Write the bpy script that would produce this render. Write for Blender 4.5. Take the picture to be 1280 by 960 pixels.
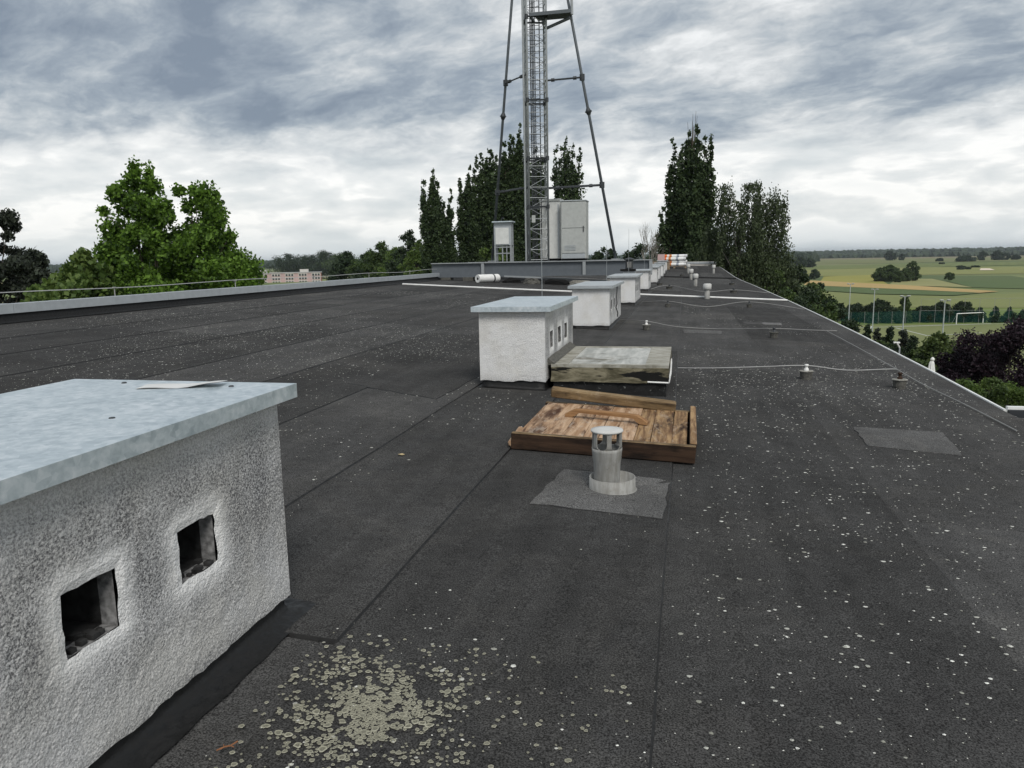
import bpy, math, random
import numpy as np
from mathutils import Vector, Matrix, noise
random.seed(7); RNG=np.random.default_rng(11)
for o in list(bpy.data.objects): bpy.data.objects.remove(o)
S=bpy.context.scene; COL=S.collection; R=math.radians
# ------------------------------------------------------------------ camera
cd=bpy.data.cameras.new('camera'); cam=bpy.data.objects.new('camera',cd); COL.objects.link(cam)
cd.sensor_width=36; cd.lens=36*940/1280; cd.clip_start=.05; cd.clip_end=40000
cam.matrix_world=Matrix.Translation((0,0,1.1))@Matrix.Rotation(R(12.9),4,'Z')@Matrix.Rotation(R(90-9.45),4,'X')@Matrix.Rotation(R(-1.1),4,'Z')
S.camera=cam
S.view_settings.view_transform='Standard'; S.view_settings.look='None'; S.view_settings.exposure=.38; S.view_settings.gamma=1
# ------------------------------------------------------------------ sun
SUN_EL,SUN_AZ=48,152     # azimuth measured clockwise from +Y
sl=bpy.data.lights.new('sun','SUN'); sl.energy=1.7; sl.angle=R(22); sl.color=(1,.96,.9)
so=bpy.data.objects.new('sun',sl); COL.objects.link(so)
sd=Vector((math.sin(R(SUN_AZ))*math.cos(R(SUN_EL)),math.cos(R(SUN_AZ))*math.cos(R(SUN_EL)),math.sin(R(SUN_EL))))
so.rotation_euler=(-sd).to_track_quat('-Z','Y').to_euler()
# ------------------------------------------------------------------ node helper
class NT:
    def __init__(s,tree): s.t=tree; s.t.nodes.clear()
    def n(s,typ,**kw):
        nd=s.t.nodes.new(typ)
        for k,v in kw.items():
            if k=='inp':
                for a,b in v.items():
                    if isinstance(b,bpy.types.NodeSocket): s.t.links.new(b,nd.inputs[a])
                    else: nd.inputs[a].default_value=b
            else: setattr(nd,k,v)
        return nd
    def math(s,op,a,b=0.,c=0.,clamp=False): return s.n('ShaderNodeMath',operation=op,use_clamp=clamp,inp={0:a,1:b,2:c}).outputs[0]
    def noise(s,vec,scale,detail=4,rough=.55,dist=0.): 
        return s.n('ShaderNodeTexNoise',inp={'Vector':vec,'Scale':scale,'Detail':detail,'Roughness':rough,'Distortion':dist}).outputs['Fac']
    def voro(s,vec,scale,out='Distance',feature='F1'): return s.n('ShaderNodeTexVoronoi',feature=feature,inp={'Vector':vec,'Scale':scale}).outputs[out]
    def ramp(s,fac,stops,interp='LINEAR'):
        r=s.n('ShaderNodeValToRGB',inp={0:fac}); cr=r.color_ramp; cr.interpolation=interp
        while len(cr.elements)<len(stops): cr.elements.new(.5)
        for e,(p,c) in zip(cr.elements,stops):
            e.position=p; e.color=(c,c,c,1) if not isinstance(c,tuple) else (*c,1)
        return r.outputs[0]
    def mix(s,f,a,b,mode='MIX'):
        nd=s.n('ShaderNodeMix',data_type='RGBA',blend_type=mode)
        for i,v in ((0,f),(6,a),(7,b)):
            if isinstance(v,bpy.types.NodeSocket): s.t.links.new(v,nd.inputs[i])
            elif i==0: nd.inputs[0].default_value=v
            else: nd.inputs[i].default_value=(*v,1)
        return nd.outputs[2]
    def mapping(s,vec,scale=(1,1,1),rot=(0,0,0),loc=(0,0,0)): return s.n('ShaderNodeMapping',inp={'Vector':vec,'Scale':scale,'Rotation':rot,'Location':loc}).outputs[0]
    def smooth(s,v,a,b,c=0.,d=1.): return s.n('ShaderNodeMapRange',interpolation_type='SMOOTHSTEP',inp={'Value':v,'From Min':a,'From Max':b,'To Min':c,'To Max':d}).outputs[0]
# ------------------------------------------------------------------ world: overcast cloud layer under a Nishita sky
W=bpy.data.worlds.new('World'); S.world=W; W.use_nodes=True; t=NT(W.node_tree)
sky=t.n('ShaderNodeTexSky',sky_type='NISHITA',sun_disc=False,sun_elevation=R(SUN_EL),sun_rotation=R(SUN_AZ))
skyc=t.mix(1.,sky.outputs[0],(.1,.1,.1),'MULTIPLY')
g=t.n('ShaderNodeTexCoord').outputs['Generated']
sp=t.n('ShaderNodeSeparateXYZ',inp={0:g}).outputs
z=t.math('MAXIMUM',sp[2],0.)
den=t.math('ADD',z,.24)
px=t.math('DIVIDE',sp[0],den); py=t.math('DIVIDE',sp[1],den)
p=t.n('ShaderNodeCombineXYZ',inp={0:px,1:py,2:0.}).outputs[0]
p2=t.mapping(p,rot=(0,0,R(24)),loc=(3.1,1.7,0))
wn=t.n('ShaderNodeTexNoise',inp={'Vector':p2,'Scale':2.2,'Detail':4.,'Roughness':.55}).outputs['Color']
wv=t.n('ShaderNodeVectorMath',operation='SCALE',inp={0:t.n('ShaderNodeVectorMath',operation='SUBTRACT',inp={0:wn,1:(.5,.5,.5)}).outputs[0],3:.24}).outputs[0]
p2=t.n('ShaderNodeVectorMath',operation='ADD',inp={0:p2,1:wv}).outputs[0]
big=t.noise(t.mapping(p2,scale=(1,1.1,1)),1.05,2,.5)
mid=t.noise(t.mapping(p2,scale=(.85,1.15,1),loc=(5,2,0)),3.1,7,.52)
fine=t.noise(t.mapping(p2,scale=(.8,1.2,1)),8.,9,.66)
dens=t.math('ADD',t.math('MULTIPLY',big,.62),t.math('ADD',t.math('MULTIPLY',mid,.62),t.math('MULTIPLY',fine,.42)))
dens=t.math('SUBTRACT',dens,.83)
el=t.smooth(z,.05,.24)
left=t.smooth(px,-1.6,-.5,1.,0.)
dens=t.math('ADD',dens,t.math('MULTIPLY',t.math('SUBTRACT',el,.5),.14))
dens=t.math('ADD',dens,t.math('SUBTRACT',t.math('MULTIPLY',left,.04),t.math('MULTIPLY',t.smooth(px,-.3,.7),.06)))
cl=t.ramp(t.math('ADD',t.math('MULTIPLY',dens,2.2),.5),[(.0,(.84,.84,.835)),(.24,(.69,.70,.70)),(.42,(.515,.535,.545)),(.58,(.375,.41,.44)),(.76,(.26,.30,.345)),(1.,(.175,.212,.262))])
puff=t.noise(t.mapping(g,scale=(7,7,24)),1.5,7,.52,.15)
hz=t.ramp(puff,[(.34,(.54,.57,.58)),(.5,(.68,.69,.685)),(.58,(.82,.815,.795)),(.75,(.74,.745,.735))])
hzf=t.smooth(t.math('ADD',z,t.math('MULTIPLY',t.math('SUBTRACT',mid,.5),.10)),.10,.17,1.,0.)
cl=t.mix(hzf,cl,hz)
low=t.smooth(z,0.,.055,1.,0.)
cl=t.mix(t.math('MULTIPLY',low,.8),cl,(.56,.61,.635))
c=t.mix(.94,skyc,cl)
bg=t.n('ShaderNodeBackground',inp={0:c,1:1.})
t.t.links.new(bg.outputs[0],t.n('ShaderNodeOutputWorld').inputs[0])
# ------------------------------------------------------------------ materials
def mat(name,build):
    m=bpy.data.materials.new(name); m.use_nodes=True; t=NT(m.node_tree)
    o=t.n('ShaderNodeOutputMaterial'); sh=build(t); t.t.links.new(sh,o.inputs[0]); return m
def bsdf(t,col,rough=.8,metal=0.,height=None,bs=.5,bd=.002,spec=.3):
    b=t.n('ShaderNodeBsdfPrincipled',inp={'Roughness':rough,'Metallic':metal,'Specular IOR Level':spec})
    if isinstance(col,bpy.types.NodeSocket): t.t.links.new(col,b.inputs['Base Color'])
    else: b.inputs['Base Color'].default_value=(*col,1)
    if height is not None:
        bp=t.n('ShaderNodeBump',inp={'Strength':bs,'Distance':bd,'Height':height}); t.t.links.new(bp.outputs[0],b.inputs['Normal'])
    return b.outputs[0]
def oc(t): return t.n('ShaderNodeTexCoord').outputs['Object']
def wp(t): return t.n('ShaderNodeNewGeometry').outputs['Position']
def rnd(t): return t.n('ShaderNodeObjectInfo').outputs['Random']
def isl(t): return t.n('ShaderNodeNewGeometry').outputs['Random Per Island']
M={}
def felt(base,gran=1.,warm=1.):
    def f(t):
        w=wp(t)
        a=t.noise(w,210,2,.75); b=t.noise(w,1.3,5,.6,.3); c=t.noise(w,18,4,.6); st=t.noise(t.mapping(w,scale=(7,.5,1)),1.,4,.6)
        v=t.math('MULTIPLY',t.smooth(a,.3,.72,.3,2.1),t.smooth(b,.28,.72,.82,1.18))
        v=t.math('MULTIPLY',v,t.smooth(c,.2,.8,.85,1.15)); v=t.math('MULTIPLY',v,t.smooth(st,.3,.7,.88,1.1))
        v=t.math('MULTIPLY',v,t.smooth(rnd(t),0.,1.,.82,1.2))
        ring=t.noise(w,.9,5,.6,.7); dust=t.math('MAXIMUM',t.smooth(t.noise(w,.55,4,.6,.5),.5,.75),t.math('MULTIPLY',t.math('MULTIPLY',t.smooth(ring,.5,.53),t.smooth(ring,.53,.6,1.,0.)),.35))
        col=t.mix(dust,(base*1.0,base*.99,base*.975),(base*1.33,base*1.29,base*1.22))
        sc=t.math('MULTIPLY',v,gran)
        cc=t.n('ShaderNodeVectorMath',operation='SCALE',inp={0:col,3:sc}).outputs[0]
        return bsdf(t,cc,1.,0,t.math('ADD',a,t.math('MULTIPLY',t.noise(w,35,3,.6),1.5)),.7,.002,.08)
    return f
M['felt']=mat('roofing felt',felt(.048)); M['patch']=mat('fresh felt patch',felt(.078)); M['patchpale']=mat('pale felt patch',felt(.11)); M['feltdark']=mat('dark felt',felt(.026))
def bit(t):
    w=wp(t); n=t.noise(w,40,5,.6); return bsdf(t,t.ramp(n,[(.3,.003),(.7,.010)]),t.smooth(n,.3,.7,.4,.75),0,n,.7,.004,.4)
M['bitumen']=mat('bitumen',bit)
def scuffbit(t):
    w=wp(t); n=t.noise(w,24,5,.7,.4); m2=t.smooth(n,.62,.72); return bsdf(t,t.mix(m2,(.011,.011,.011),(.25,.26,.25)),.6,0,n,.8,.006,.35)
M['bitumen_flaked']=mat('flaked bitumen',scuffbit)
def stucco(t):
    w=wp(t); vo=t.voro(w,150); n=t.noise(w,330,3,.7); n2=t.noise(w,150,3,.65)
    h=t.math('ADD',t.math('MULTIPLY',vo,-1.),t.math('ADD',n,n2))
    at=t.n('ShaderNodeAttribute',attribute_name='dirt').outputs['Fac']
    big=t.noise(w,3.2,5,.6,.3)
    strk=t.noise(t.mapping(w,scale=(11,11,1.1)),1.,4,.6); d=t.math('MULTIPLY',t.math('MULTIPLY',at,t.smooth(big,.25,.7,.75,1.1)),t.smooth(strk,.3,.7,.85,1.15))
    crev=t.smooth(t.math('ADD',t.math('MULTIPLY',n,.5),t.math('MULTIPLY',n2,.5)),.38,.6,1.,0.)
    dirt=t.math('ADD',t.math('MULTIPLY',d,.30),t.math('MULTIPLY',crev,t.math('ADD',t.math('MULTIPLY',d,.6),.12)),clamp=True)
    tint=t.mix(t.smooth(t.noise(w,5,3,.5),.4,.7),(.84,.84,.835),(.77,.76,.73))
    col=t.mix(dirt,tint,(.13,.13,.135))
    return bsdf(t,col,.95,0,h,.8,.0035,.15)
M['stucco']=mat('white pebble stucco',stucco)
def galv(t):
    w=wp(t); v=t.n('ShaderNodeTexVoronoi',feature='F1',inp={'Vector':t.mapping(w,scale=(1,1,1.2)),'Scale':55.}).outputs['Color']
    s=t.n('ShaderNodeSeparateColor',inp={0:v}).outputs[0]; n=t.noise(w,9,5,.65,.5); n3=t.noise(w,45,4,.6)
    f=t.math('ADD',t.math('MULTIPLY',s,.16),t.math('ADD',t.math('MULTIPLY',n,.5),t.math('MULTIPLY',n3,.48)))
    col=t.ramp(f,[(.36,(.38,.45,.49)),(.55,(.53,.60,.635)),(.74,(.68,.73,.76))])
    return bsdf(t,col,t.smooth(f,.3,.8,.38,.55),.45,n,.15,.003,.5)
M['galv']=mat('galvanised sheet',galv)
def galvfar(t):
    n=t.noise(wp(t),6,4,.6); return bsdf(t,t.ramp(n,[(.3,(.34,.37,.39)),(.7,(.52,.55,.56))]),.5,.3)
M['galvfar']=mat('weathered sheet',galvfar)
def steel(c,r=.5,mt=.3):
    def f(t):
        n=t.noise(wp(t),8,5,.6); return bsdf(t,t.mix(n,tuple(x*.75 for x in c),tuple(x*1.2 for x in c)),r,mt,n,.1,.002,.4)
    return f
M['steel']=mat('galvanised steel',steel((.33,.35,.36))); M['beam']=mat('grey beam',steel((.115,.13,.145),.6,.1)); M['darksteel']=mat('dark steel',steel((.05,.055,.06)))
M['rail']=mat('aluminium wire',steel((.5,.5,.49),.45,.3)); M['wire']=mat('weathered wire',steel((.3,.3,.29),.6,.1))
M['cabinet']=mat('cabinet paint',steel((.43,.445,.43),.6,0)); M['white']=mat('white plastic',steel((.78,.78,.76),.5,0)); M['door']=mat('light door',steel((.66,.67,.65),.5,0))
M['coping']=mat('grey coping sheet',steel((.40,.43,.45),.5,.1)); M['edge']=mat('pale edge trim',steel((.78,.79,.77),.5,0))
def pvc(t):
    w=wp(t); n=t.noise(t.mapping(w,scale=(40,40,5)),1.,5,.65,.4); n2=t.noise(w,14,5,.6); sc=t.noise(w,160,2,.6)
    c=t.mix(t.smooth(n,.35,.7),(.33,.33,.315),(.22,.215,.20)); c=t.mix(t.smooth(n2,.5,.75,0.,.7),c,(.20,.19,.165)); c=t.mix(t.smooth(sc,.66,.72,0.,.5),c,(.1,.1,.09)); return bsdf(t,c,.62,0,n2,.25,.002,.3)
M['pvc']=mat('grey pvc',pvc)
M['pvctop']=mat('weathered pvc',steel((.55,.55,.53),.7,0)); M['black']=mat('black void',lambda t:bsdf(t,(.006,.006,.006),.9)); M['duct']=mat('shade-toned duct',lambda t:bsdf(t,t.ramp(t.noise(wp(t),30,4),[(.3,.008),(.7,.05)]),.95)); M['jamb']=mat('daylight-toned opening edge',lambda t:bsdf(t,t.ramp(t.noise(wp(t),60,4),[(.3,.08),(.7,.34)]),.95))  # duct near black: shade painted in; jamb paler, daylight painted at the mouth
def conc(c1,c2,sc=12):
    def f(t):
        w=wp(t); n=t.noise(w,sc,6,.65,.4); return bsdf(t,t.mix(t.smooth(n,.3,.7),c1,c2),.9,0,t.noise(w,90,4),.6,.003,.2)
    return f
M['concrete']=mat('concrete',conc((.16,.155,.135),(.36,.35,.32),30)); M['blockdark']=mat('dirty concrete',conc((.05,.05,.045),(.15,.145,.13),40))
def hatch(t):
    w=wp(t); s=t.n('ShaderNodeSeparateXYZ',inp={0:w}).outputs
    n=t.noise(t.mapping(w,scale=(5,5,16)),1.,6,.7,.5); fl=t.noise(t.mapping(w,scale=(2.1,2.1,9),loc=(.9,0,.3)),1.,6,.6,.2)
    c=t.mix(t.smooth(n,.35,.65),(.08,.072,.045),(.25,.225,.155)); c=t.mix(t.smooth(fl,.53,.58),c,(.012,.012,.011))
    return bsdf(t,c,.9,0,n,.8,.006,.2)
M['hatchconc']=mat('stained hatch concrete',hatch); M['hatchrim']=mat('beige hatch rim',lambda t:bsdf(t,t.mix(t.smooth(t.noise(t.mapping(wp(t),scale=(5,12,5)),1.5,7,.7,.5),.32,.66),(.20,.19,.15),(.42,.41,.365)),.9,0,t.noise(wp(t),50,4),.5,.004,.2))
def pan(t):
    w=wp(t); n=t.noise(t.mapping(w,scale=(14,3,1)),1.,5,.6,.4); n2=t.noise(w,3,5,.7,.6)
    c=t.mix(t.smooth(n,.3,.7),(.34,.35,.33),(.56,.56,.53)); c=t.mix(t.smooth(n2,.52,.7),c,(.14,.125,.09)); return bsdf(t,c,.7,.1,n,.3,.003,.3)
M['pan']=mat('weathered sheet top',pan)
def wood(c1,c2,c3,along='Y',white=.5):
    def f(t):
        w=t.n('ShaderNodeVectorMath',operation='ADD',inp={0:oc(t),1:t.n('ShaderNodeCombineXYZ',inp={0:t.math('MULTIPLY',rnd(t),31.),1:t.math('MULTIPLY',rnd(t),17.),2:0.}).outputs[0]}).outputs[0]; sc=(22,1.6,22) if along=='Y' else (1.6,22,22)
        n=t.noise(t.mapping(w,scale=sc),1.8,6,.6,.6); n2=t.noise(t.mapping(w,scale=(9,2.2,9) if along=='Y' else (2.2,9,9)),1.,6,.7,.5); r=rnd(t)
        c=t.mix(t.smooth(n,.3,.7),c1,c2); c=t.mix(t.smooth(t.math('ADD',n2,t.math('MULTIPLY',r,.12)),.52,.74),c,c3)
        wh=t.smooth(t.noise(t.mapping(w,scale=(12,4,12),loc=(3,1,0)),1.4,7,.75,.6),.52,.62)
        c=t.mix(t.math('MULTIPLY',wh,white),c,(.55,.47,.38))
        return bsdf(t,c,.8,0,n,.6,.003,.25)
    return f
M['plank']=mat('worn plank',wood((.29,.165,.085),(.54,.38,.25),(.06,.025,.012),white=.38)); M['plank_dark']=mat('dark plank',wood((.12,.06,.028),(.40,.26,.13),(.028,.012,.007),white=.25))
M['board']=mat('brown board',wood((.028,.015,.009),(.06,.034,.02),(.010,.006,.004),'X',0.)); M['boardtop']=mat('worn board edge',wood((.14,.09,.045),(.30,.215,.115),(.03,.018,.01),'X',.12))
M['handle']=mat('orange brown wood',wood((.19,.095,.04),(.33,.19,.09),(.05,.022,.01),'X',0.))
M['pallet']=mat('pallet wood',wood((.2,.15,.1),(.3,.24,.17),(.1,.07,.05),'X'))
def lich(t):
    i=isl(t); n=t.noise(wp(t),300,3,.6); c=t.mix(i,(.24,.24,.20),(.9,.9,.85)); c=t.mix(t.smooth(n,.4,.7),c,(.22,.22,.19)); return bsdf(t,c,.95)
M['lichen']=mat('pale lichen',lich)
def lich2(t):
    uv=t.n('ShaderNodeTexCoord').outputs['UV']; s=t.n('ShaderNodeSeparateXYZ',inp={0:uv}).outputs; r=s[0]; i=isl(t); n=t.noise(wp(t),220,4,.7)
    c=t.ramp(t.math('ADD',r,t.math('MULTIPLY',t.math('SUBTRACT',n,.5),.35)),[(.0,(.28,.27,.21)),(.3,(.12,.115,.09)),(.55,(.22,.215,.16)),(.78,(.37,.36,.28)),(.93,(.47,.46,.37)),(1.,(.12,.12,.10))])
    c=t.mix(t.smooth(i,0.,1.,0.,.65),c,(.21,.205,.16)); return bsdf(t,c,.95,0,n,.8,.002)
M['crust']=mat('crusty lichen',lich2)
def leafm(c1,c2,c3=None,tr=.3):
    def f(t):
        i=isl(t); w=wp(t); n=t.noise(w,.7,3,.5); v=t.math('ADD',t.math('MULTIPLY',i,.6),t.math('MULTIPLY',n,.6))
        c=t.mix(t.smooth(v,.25,.85),c1,c2)
        d=t.n('ShaderNodeBsdfPrincipled',inp={'Base Color':c,'Roughness':.6,'Specular IOR Level':.3}); tl=t.n('ShaderNodeBsdfTranslucent',inp={'Color':c})
        m=t.n('ShaderNodeMixShader',inp={0:tr,1:d.outputs[0],2:tl.outputs[0]}); return m.outputs[0]
    return f
M['leaf_maple']=mat('maple leaves',leafm((.028,.064,.010),(.165,.29,.04),tr=.45)); M['leaf_poplar']=mat('poplar leaves',leafm((.022,.04,.016),(.055,.085,.03),tr=.2))
M['leaf_birch']=mat('birch leaves',leafm((.03,.045,.02),(.075,.10,.045),tr=.3)); M['leaf_pine']=mat('pine needles',leafm((.016,.022,.016),(.035,.045,.028),tr=.05))
M['leaf_mid']=mat('broad leaves',leafm((.025,.05,.014),(.075,.115,.03),tr=.25)); M['leaf_dark']=mat('dark leaves',leafm((.011,.024,.010),(.032,.054,.020),tr=.15))
M['leaf_purple']=mat('purple leaves',leafm((.010,.005,.009),(.028,.014,.022),tr=.1)); M['leaf_light']=mat('light green leaves',leafm((.05,.095,.02),(.13,.19,.045),tr=.35))
M['leaf_cherry']=mat('cherry leaves',leafm((.04,.07,.018),(.11,.15,.04),tr=.3)); M['leaf_thuja']=mat('thuja foliage',leafm((.012,.035,.02),(.03,.06,.032),tr=.05))
M['bark']=mat('bark',conc((.05,.04,.03),(.13,.11,.09),4)); M['barkpale']=mat('pale bark',conc((.12,.11,.09),(.30,.28,.25),4))
def field(c1,c2,row=0.,ang=0.):
    c1=(c1[0]*1.55,c1[1]*1.32,c1[2]*1.2); c2=(c2[0]*1.55,c2[1]*1.32,c2[2]*1.2)
    def f(t):
        w=wp(t); n=t.noise(w,.02,5,.6,.4); n2=t.noise(w,.6,4,.7); c=t.mix(t.smooth(n,.3,.7),c1,c2)
        if row:
            wv=t.n('ShaderNodeTexWave',inp={'Vector':t.mapping(w,rot=(0,0,R(ang))),'Scale':row,'Distortion':1.2,'Detail':2.}).outputs['Fac']
            c=t.mix(t.math('MULTIPLY',wv,.25),c,tuple(x*.5 for x in c1))
        c=t.mix(t.smooth(n2,.3,.7,0.,.25),c,tuple(x*.55 for x in c1)); return bsdf(t,c,.95)
    return f
def ground(t):
    w=wp(t); mp=t.mapping(w,scale=(1/420,1/95,1),rot=(0,0,R(11)))
    v=t.n('ShaderNodeTexVoronoi',feature='F1',inp={'Vector':t.n('ShaderNodeMapping',inp={'Vector':w,'Scale':(1/520,1/120,0),'Rotation':(0,0,R(9))}).outputs[0],'Scale':1.,'Randomness':.8}).outputs['Color']
    s=t.n('ShaderNodeSeparateColor',inp={0:v}).outputs
    c=t.ramp(s[0],[(0.,(.14,.18,.05)),(.18,(.085,.12,.04)),(.35,(.22,.24,.09)),(.5,(.12,.16,.05)),(.63,(.20,.18,.10)),(.75,(.17,.20,.07)),(.87,(.27,.23,.10)),(.94,(.11,.13,.055))],'CONSTANT')
    n=t.noise(w,.012,5,.6,.4); n2=t.noise(t.mapping(w,scale=(.03,.4,1)),1.,4,.6)
    c=t.mix(t.smooth(n,.35,.7,0.,.5),c,(.11,.14,.05)); c=t.mix(t.smooth(n2,.4,.7,0.,.3),c,(.05,.07,.03)); return bsdf(t,c,.95)
M['ground']=mat('meadows',ground)
def wrap(t):
    s=t.n('ShaderNodeSeparateXYZ',inp={0:oc(t)}).outputs; x=s[0]; r=t.math('MULTIPLY',rnd(t),.04)
    c=t.ramp(t.math('ADD',t.math('ADD',t.math('DIVIDE',x,1.5),.5),r),[(0.,(.75,.16,.03)),(.16,(.75,.72,.68)),(.26,(.55,.2,.06)),(.36,(.78,.78,.76)),(.58,(.3,.33,.38)),(.68,(.8,.8,.79)),(.9,(.6,.6,.6))],'CONSTANT')
    return bsdf(t,c,.4)
M['wrap']=mat('printed film wrap',wrap)
M['pink']=mat('pink render',conc((.45,.32,.31),(.53,.38,.37),.2)); M['palewall']=mat('pale render',conc((.5,.48,.45),(.56,.54,.5),.2)); M['glass']=mat('dark window',lambda t:bsdf(t,(.03,.035,.04),.15,0,spec=.6)); M['roofgrey']=mat('pale flat roof',conc((.38,.38,.38),(.5,.5,.5),.2))
M['redroof']=mat('terracotta',conc((.2,.09,.06),(.28,.13,.09),.5))
def netm(t):
    tr=t.n('ShaderNodeBsdfTransparent'); d=t.n('ShaderNodeBsdfDiffuse',inp={'Color':(.02,.10,.085,1)}); return t.n('ShaderNodeMixShader',inp={0:.22,1:tr.outputs[0],2:d.outputs[0]}).outputs[0]
M['net']=mat('green ball net',netm)
M['paper']=mat('pale metal tag',steel((.7,.7,.68),.5,.1)); M['deadleaf']=mat('dry leaf',lambda t:bsdf(t,(.45,.36,.2),.8)); M['twig']=mat('brown twig',lambda t:bsdf(t,(.25,.11,.05),.8))
# ------------------------------------------------------------------ mesh builder
class MB:
    def __init__(s): s.v=[];s.f=[];s.m=[]
    def add(s,vs,fs,mi=0):
        b=len(s.v); s.v+= [tuple(v) for v in vs]; s.f+=[tuple(i+b for i in f) for f in fs]; s.m+=[mi]*len(fs); return s
    def box(s,x0,x1,y0,y1,z0,z1,mi=0,M4=None,bev=0):
        if bev:
            b=bev; vs=[];
            for z,i in ((z0,b),(z0+b,0),(z1-b,0),(z1,b)):
                c=b
                vs+=[(x0+i+c*0,y0+c,z),(x0+c,y0+i*0+ (0 if not i else i),z),(x1-c,y0+(i or 0),z),(x1-i,y0+c,z),(x1-i,y1-c,z),(x1-c,y1-(i or 0),z),(x0+c,y1-(i or 0),z),(x0+i,y1-c,z)]
            fs=[tuple(range(7,-1,-1)),tuple(range(24,32))]
            for k in range(3):
                for j in range(8): a=k*8+j; q=k*8+(j+1)%8; fs.append((a,q,q+8,a+8))
        else:
            vs=[(x0,y0,z0),(x1,y0,z0),(x1,y1,z0),(x0,y1,z0),(x0,y0,z1),(x1,y0,z1),(x1,y1,z1),(x0,y1,z1)]
            fs=[(3,2,1,0),(4,5,6,7),(0,1,5,4),(1,2,6,5),(2,3,7,6),(3,0,4,7)]
        if M4 is not None: vs=[tuple(M4@Vector(v)) for v in vs]
        return s.add(vs,fs,mi)
    def tube(s,p0,p1,r0,r1=None,n=8,mi=0,cap=True):
        r1=r0 if r1 is None else r1; p0=Vector(p0);p1=Vector(p1);d=(p1-p0).normalized(); a=d.orthogonal().normalized(); b=d.cross(a); vs=[]
        for p,r in((p0,r0),(p1,r1)):
            for k in range(n): th=2*math.pi*k/n; vs.append(p+a*math.cos(th)*r+b*math.sin(th)*r)
        fs=[(k,(k+1)%n,n+(k+1)%n,n+k) for k in range(n)]
        if cap: fs+=[tuple(range(n-1,-1,-1)),tuple(range(n,2*n))]
        return s.add(vs,fs,mi)
    def path(s,pts,r,n=6,mi=0):
        for a,b in zip(pts,pts[1:]): s.tube(a,b,r,r,n,mi,True)
        return s
    def lathe(s,cx,cy,prof,n=24,mi=0):
        vs=[];fs=[]
        for r,z in prof:
            for k in range(n): th=2*math.pi*k/n; vs.append((cx+r*math.cos(th),cy+r*math.sin(th),z))
        for j in range(len(prof)-1):
            for k in range(n): fs.append((j*n+k,j*n+(k+1)%n,(j+1)*n+(k+1)%n,(j+1)*n+k))
        return s.add(vs,fs,mi)
    def build(s,name,mats,parent=None,smooth=False,uv=None):
        me=bpy.data.meshes.new(name); me.from_pydata(s.v,[],s.f)
        for m in (mats if isinstance(mats,(list,tuple)) else [mats]): me.materials.append(M[m])
        me.polygons.foreach_set('material_index',s.m)
        if smooth: me.polygons.foreach_set('use_smooth',[True]*len(s.f))
        o=bpy.data.objects.new(name,me); COL.objects.link(o)
        if parent is not None: o.parent=parent
        return o
def fast_mesh(name,verts,faces_n,material,parent=None,uv=None):
    """verts (N*k,3), every face has k consecutive vertices"""
    n=len(verts)//faces_n; me=bpy.data.meshes.new(name); me.vertices.add(len(verts)); me.vertices.foreach_set('co',np.ascontiguousarray(verts,np.float32).ravel())
    me.loops.add(len(verts)); me.loops.foreach_set('vertex_index',np.arange(len(verts),dtype=np.int32))
    me.polygons.add(n); me.polygons.foreach_set('loop_start',np.arange(0,len(verts),faces_n,dtype=np.int32)); me.update(calc_edges=True)
    me.materials.append(M[material]); o=bpy.data.objects.new(name,me); COL.objects.link(o)
    if parent is not None: o.parent=parent
    return o
def tag(o,label=None,cat=None,group=None,kind=None):
    if label: o['label']=label
    if cat: o['category']=cat
    if group: o['group']=group
    if kind: o['kind']=kind
    return o
def empty(name,loc,label,cat,group=None,rz=0):
    o=bpy.data.objects.new(name,None); COL.objects.link(o); o.location=loc; o.rotation_euler=(0,0,rz); o.empty_display_size=.1
    return tag(o,label,cat,group)
def copy_tree(o,parent=None):
    c=o.copy(); COL.objects.link(c); c.parent=parent
    for ch in list(o.children): copy_tree(ch,c)
    return c
def cl01(x): return max(0.,min(1.,x))
def rise(y): u=cl01((y-38)/22); return .35*u*u*(3-2*u)
def roofz(x,y): return -.05*x+rise(y)
def edge_x(y):
    P=[(6.3,2.40),(8,2.47),(13,2.61),(20,2.69),(32,2.72),(45,2.66),(60,2.52)]
    if y<=P[0][0]: return P[0][1]
    for (a,b),(c,d) in zip(P,P[1:]):
        if y<=c: return b+(d-b)*(y-a)/(c-a)
    return P[-1][1]
YEND=60.
# ================================================================== SETTING
b=MB(); n=96; Rr=[0,40,120,400,1200,4000,14000]
vs=[(0,0,-15)]
for r in Rr[1:]:
    for k in range(n): th=2*math.pi*k/n; vs.append((r*math.cos(th),r*math.sin(th),-15))
fs=[(0,1+k,1+(k+1)%n) for k in range(n)]
for j in range(len(Rr)-2):
    for k in range(n): a=1+j*n+k; q=1+j*n+(k+1)%n; fs.append((a,a+n,q+n,q))
b.add(vs,fs); tag(b.build('ground','ground'),kind='structure')
def parcel(name,pts,m,dz,c1,c2,row=0.,ang=0.):
    if m not in M: M[m]=mat(m,field(c1,c2,row,ang))
    bb=MB(); bb.add([(x,y,-15+dz) for x,y in pts],[tuple(range(len(pts)))]); me=bb.build(name,m)
    if me.data.polygons[0].normal.z<0: me.data.flip_normals()
    return tag(me,kind='structure')
parcel('field',[(664,5277),(1372,3404),(697,1728),(227,1801)],'brownish field',.3,(.10,.11,.06),(.13,.13,.08))
parcel('field',[(227,1801),(697,1728),(467,1157),(147,1162)],'stripe field',.3,(.12,.15,.06),(.09,.12,.05),.02,80)
parcel('field',[(129,1017),(438,1085),(351,869),(98,776)],'green field',.3,(.085,.125,.04),(.11,.15,.05),.03,20)
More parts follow.
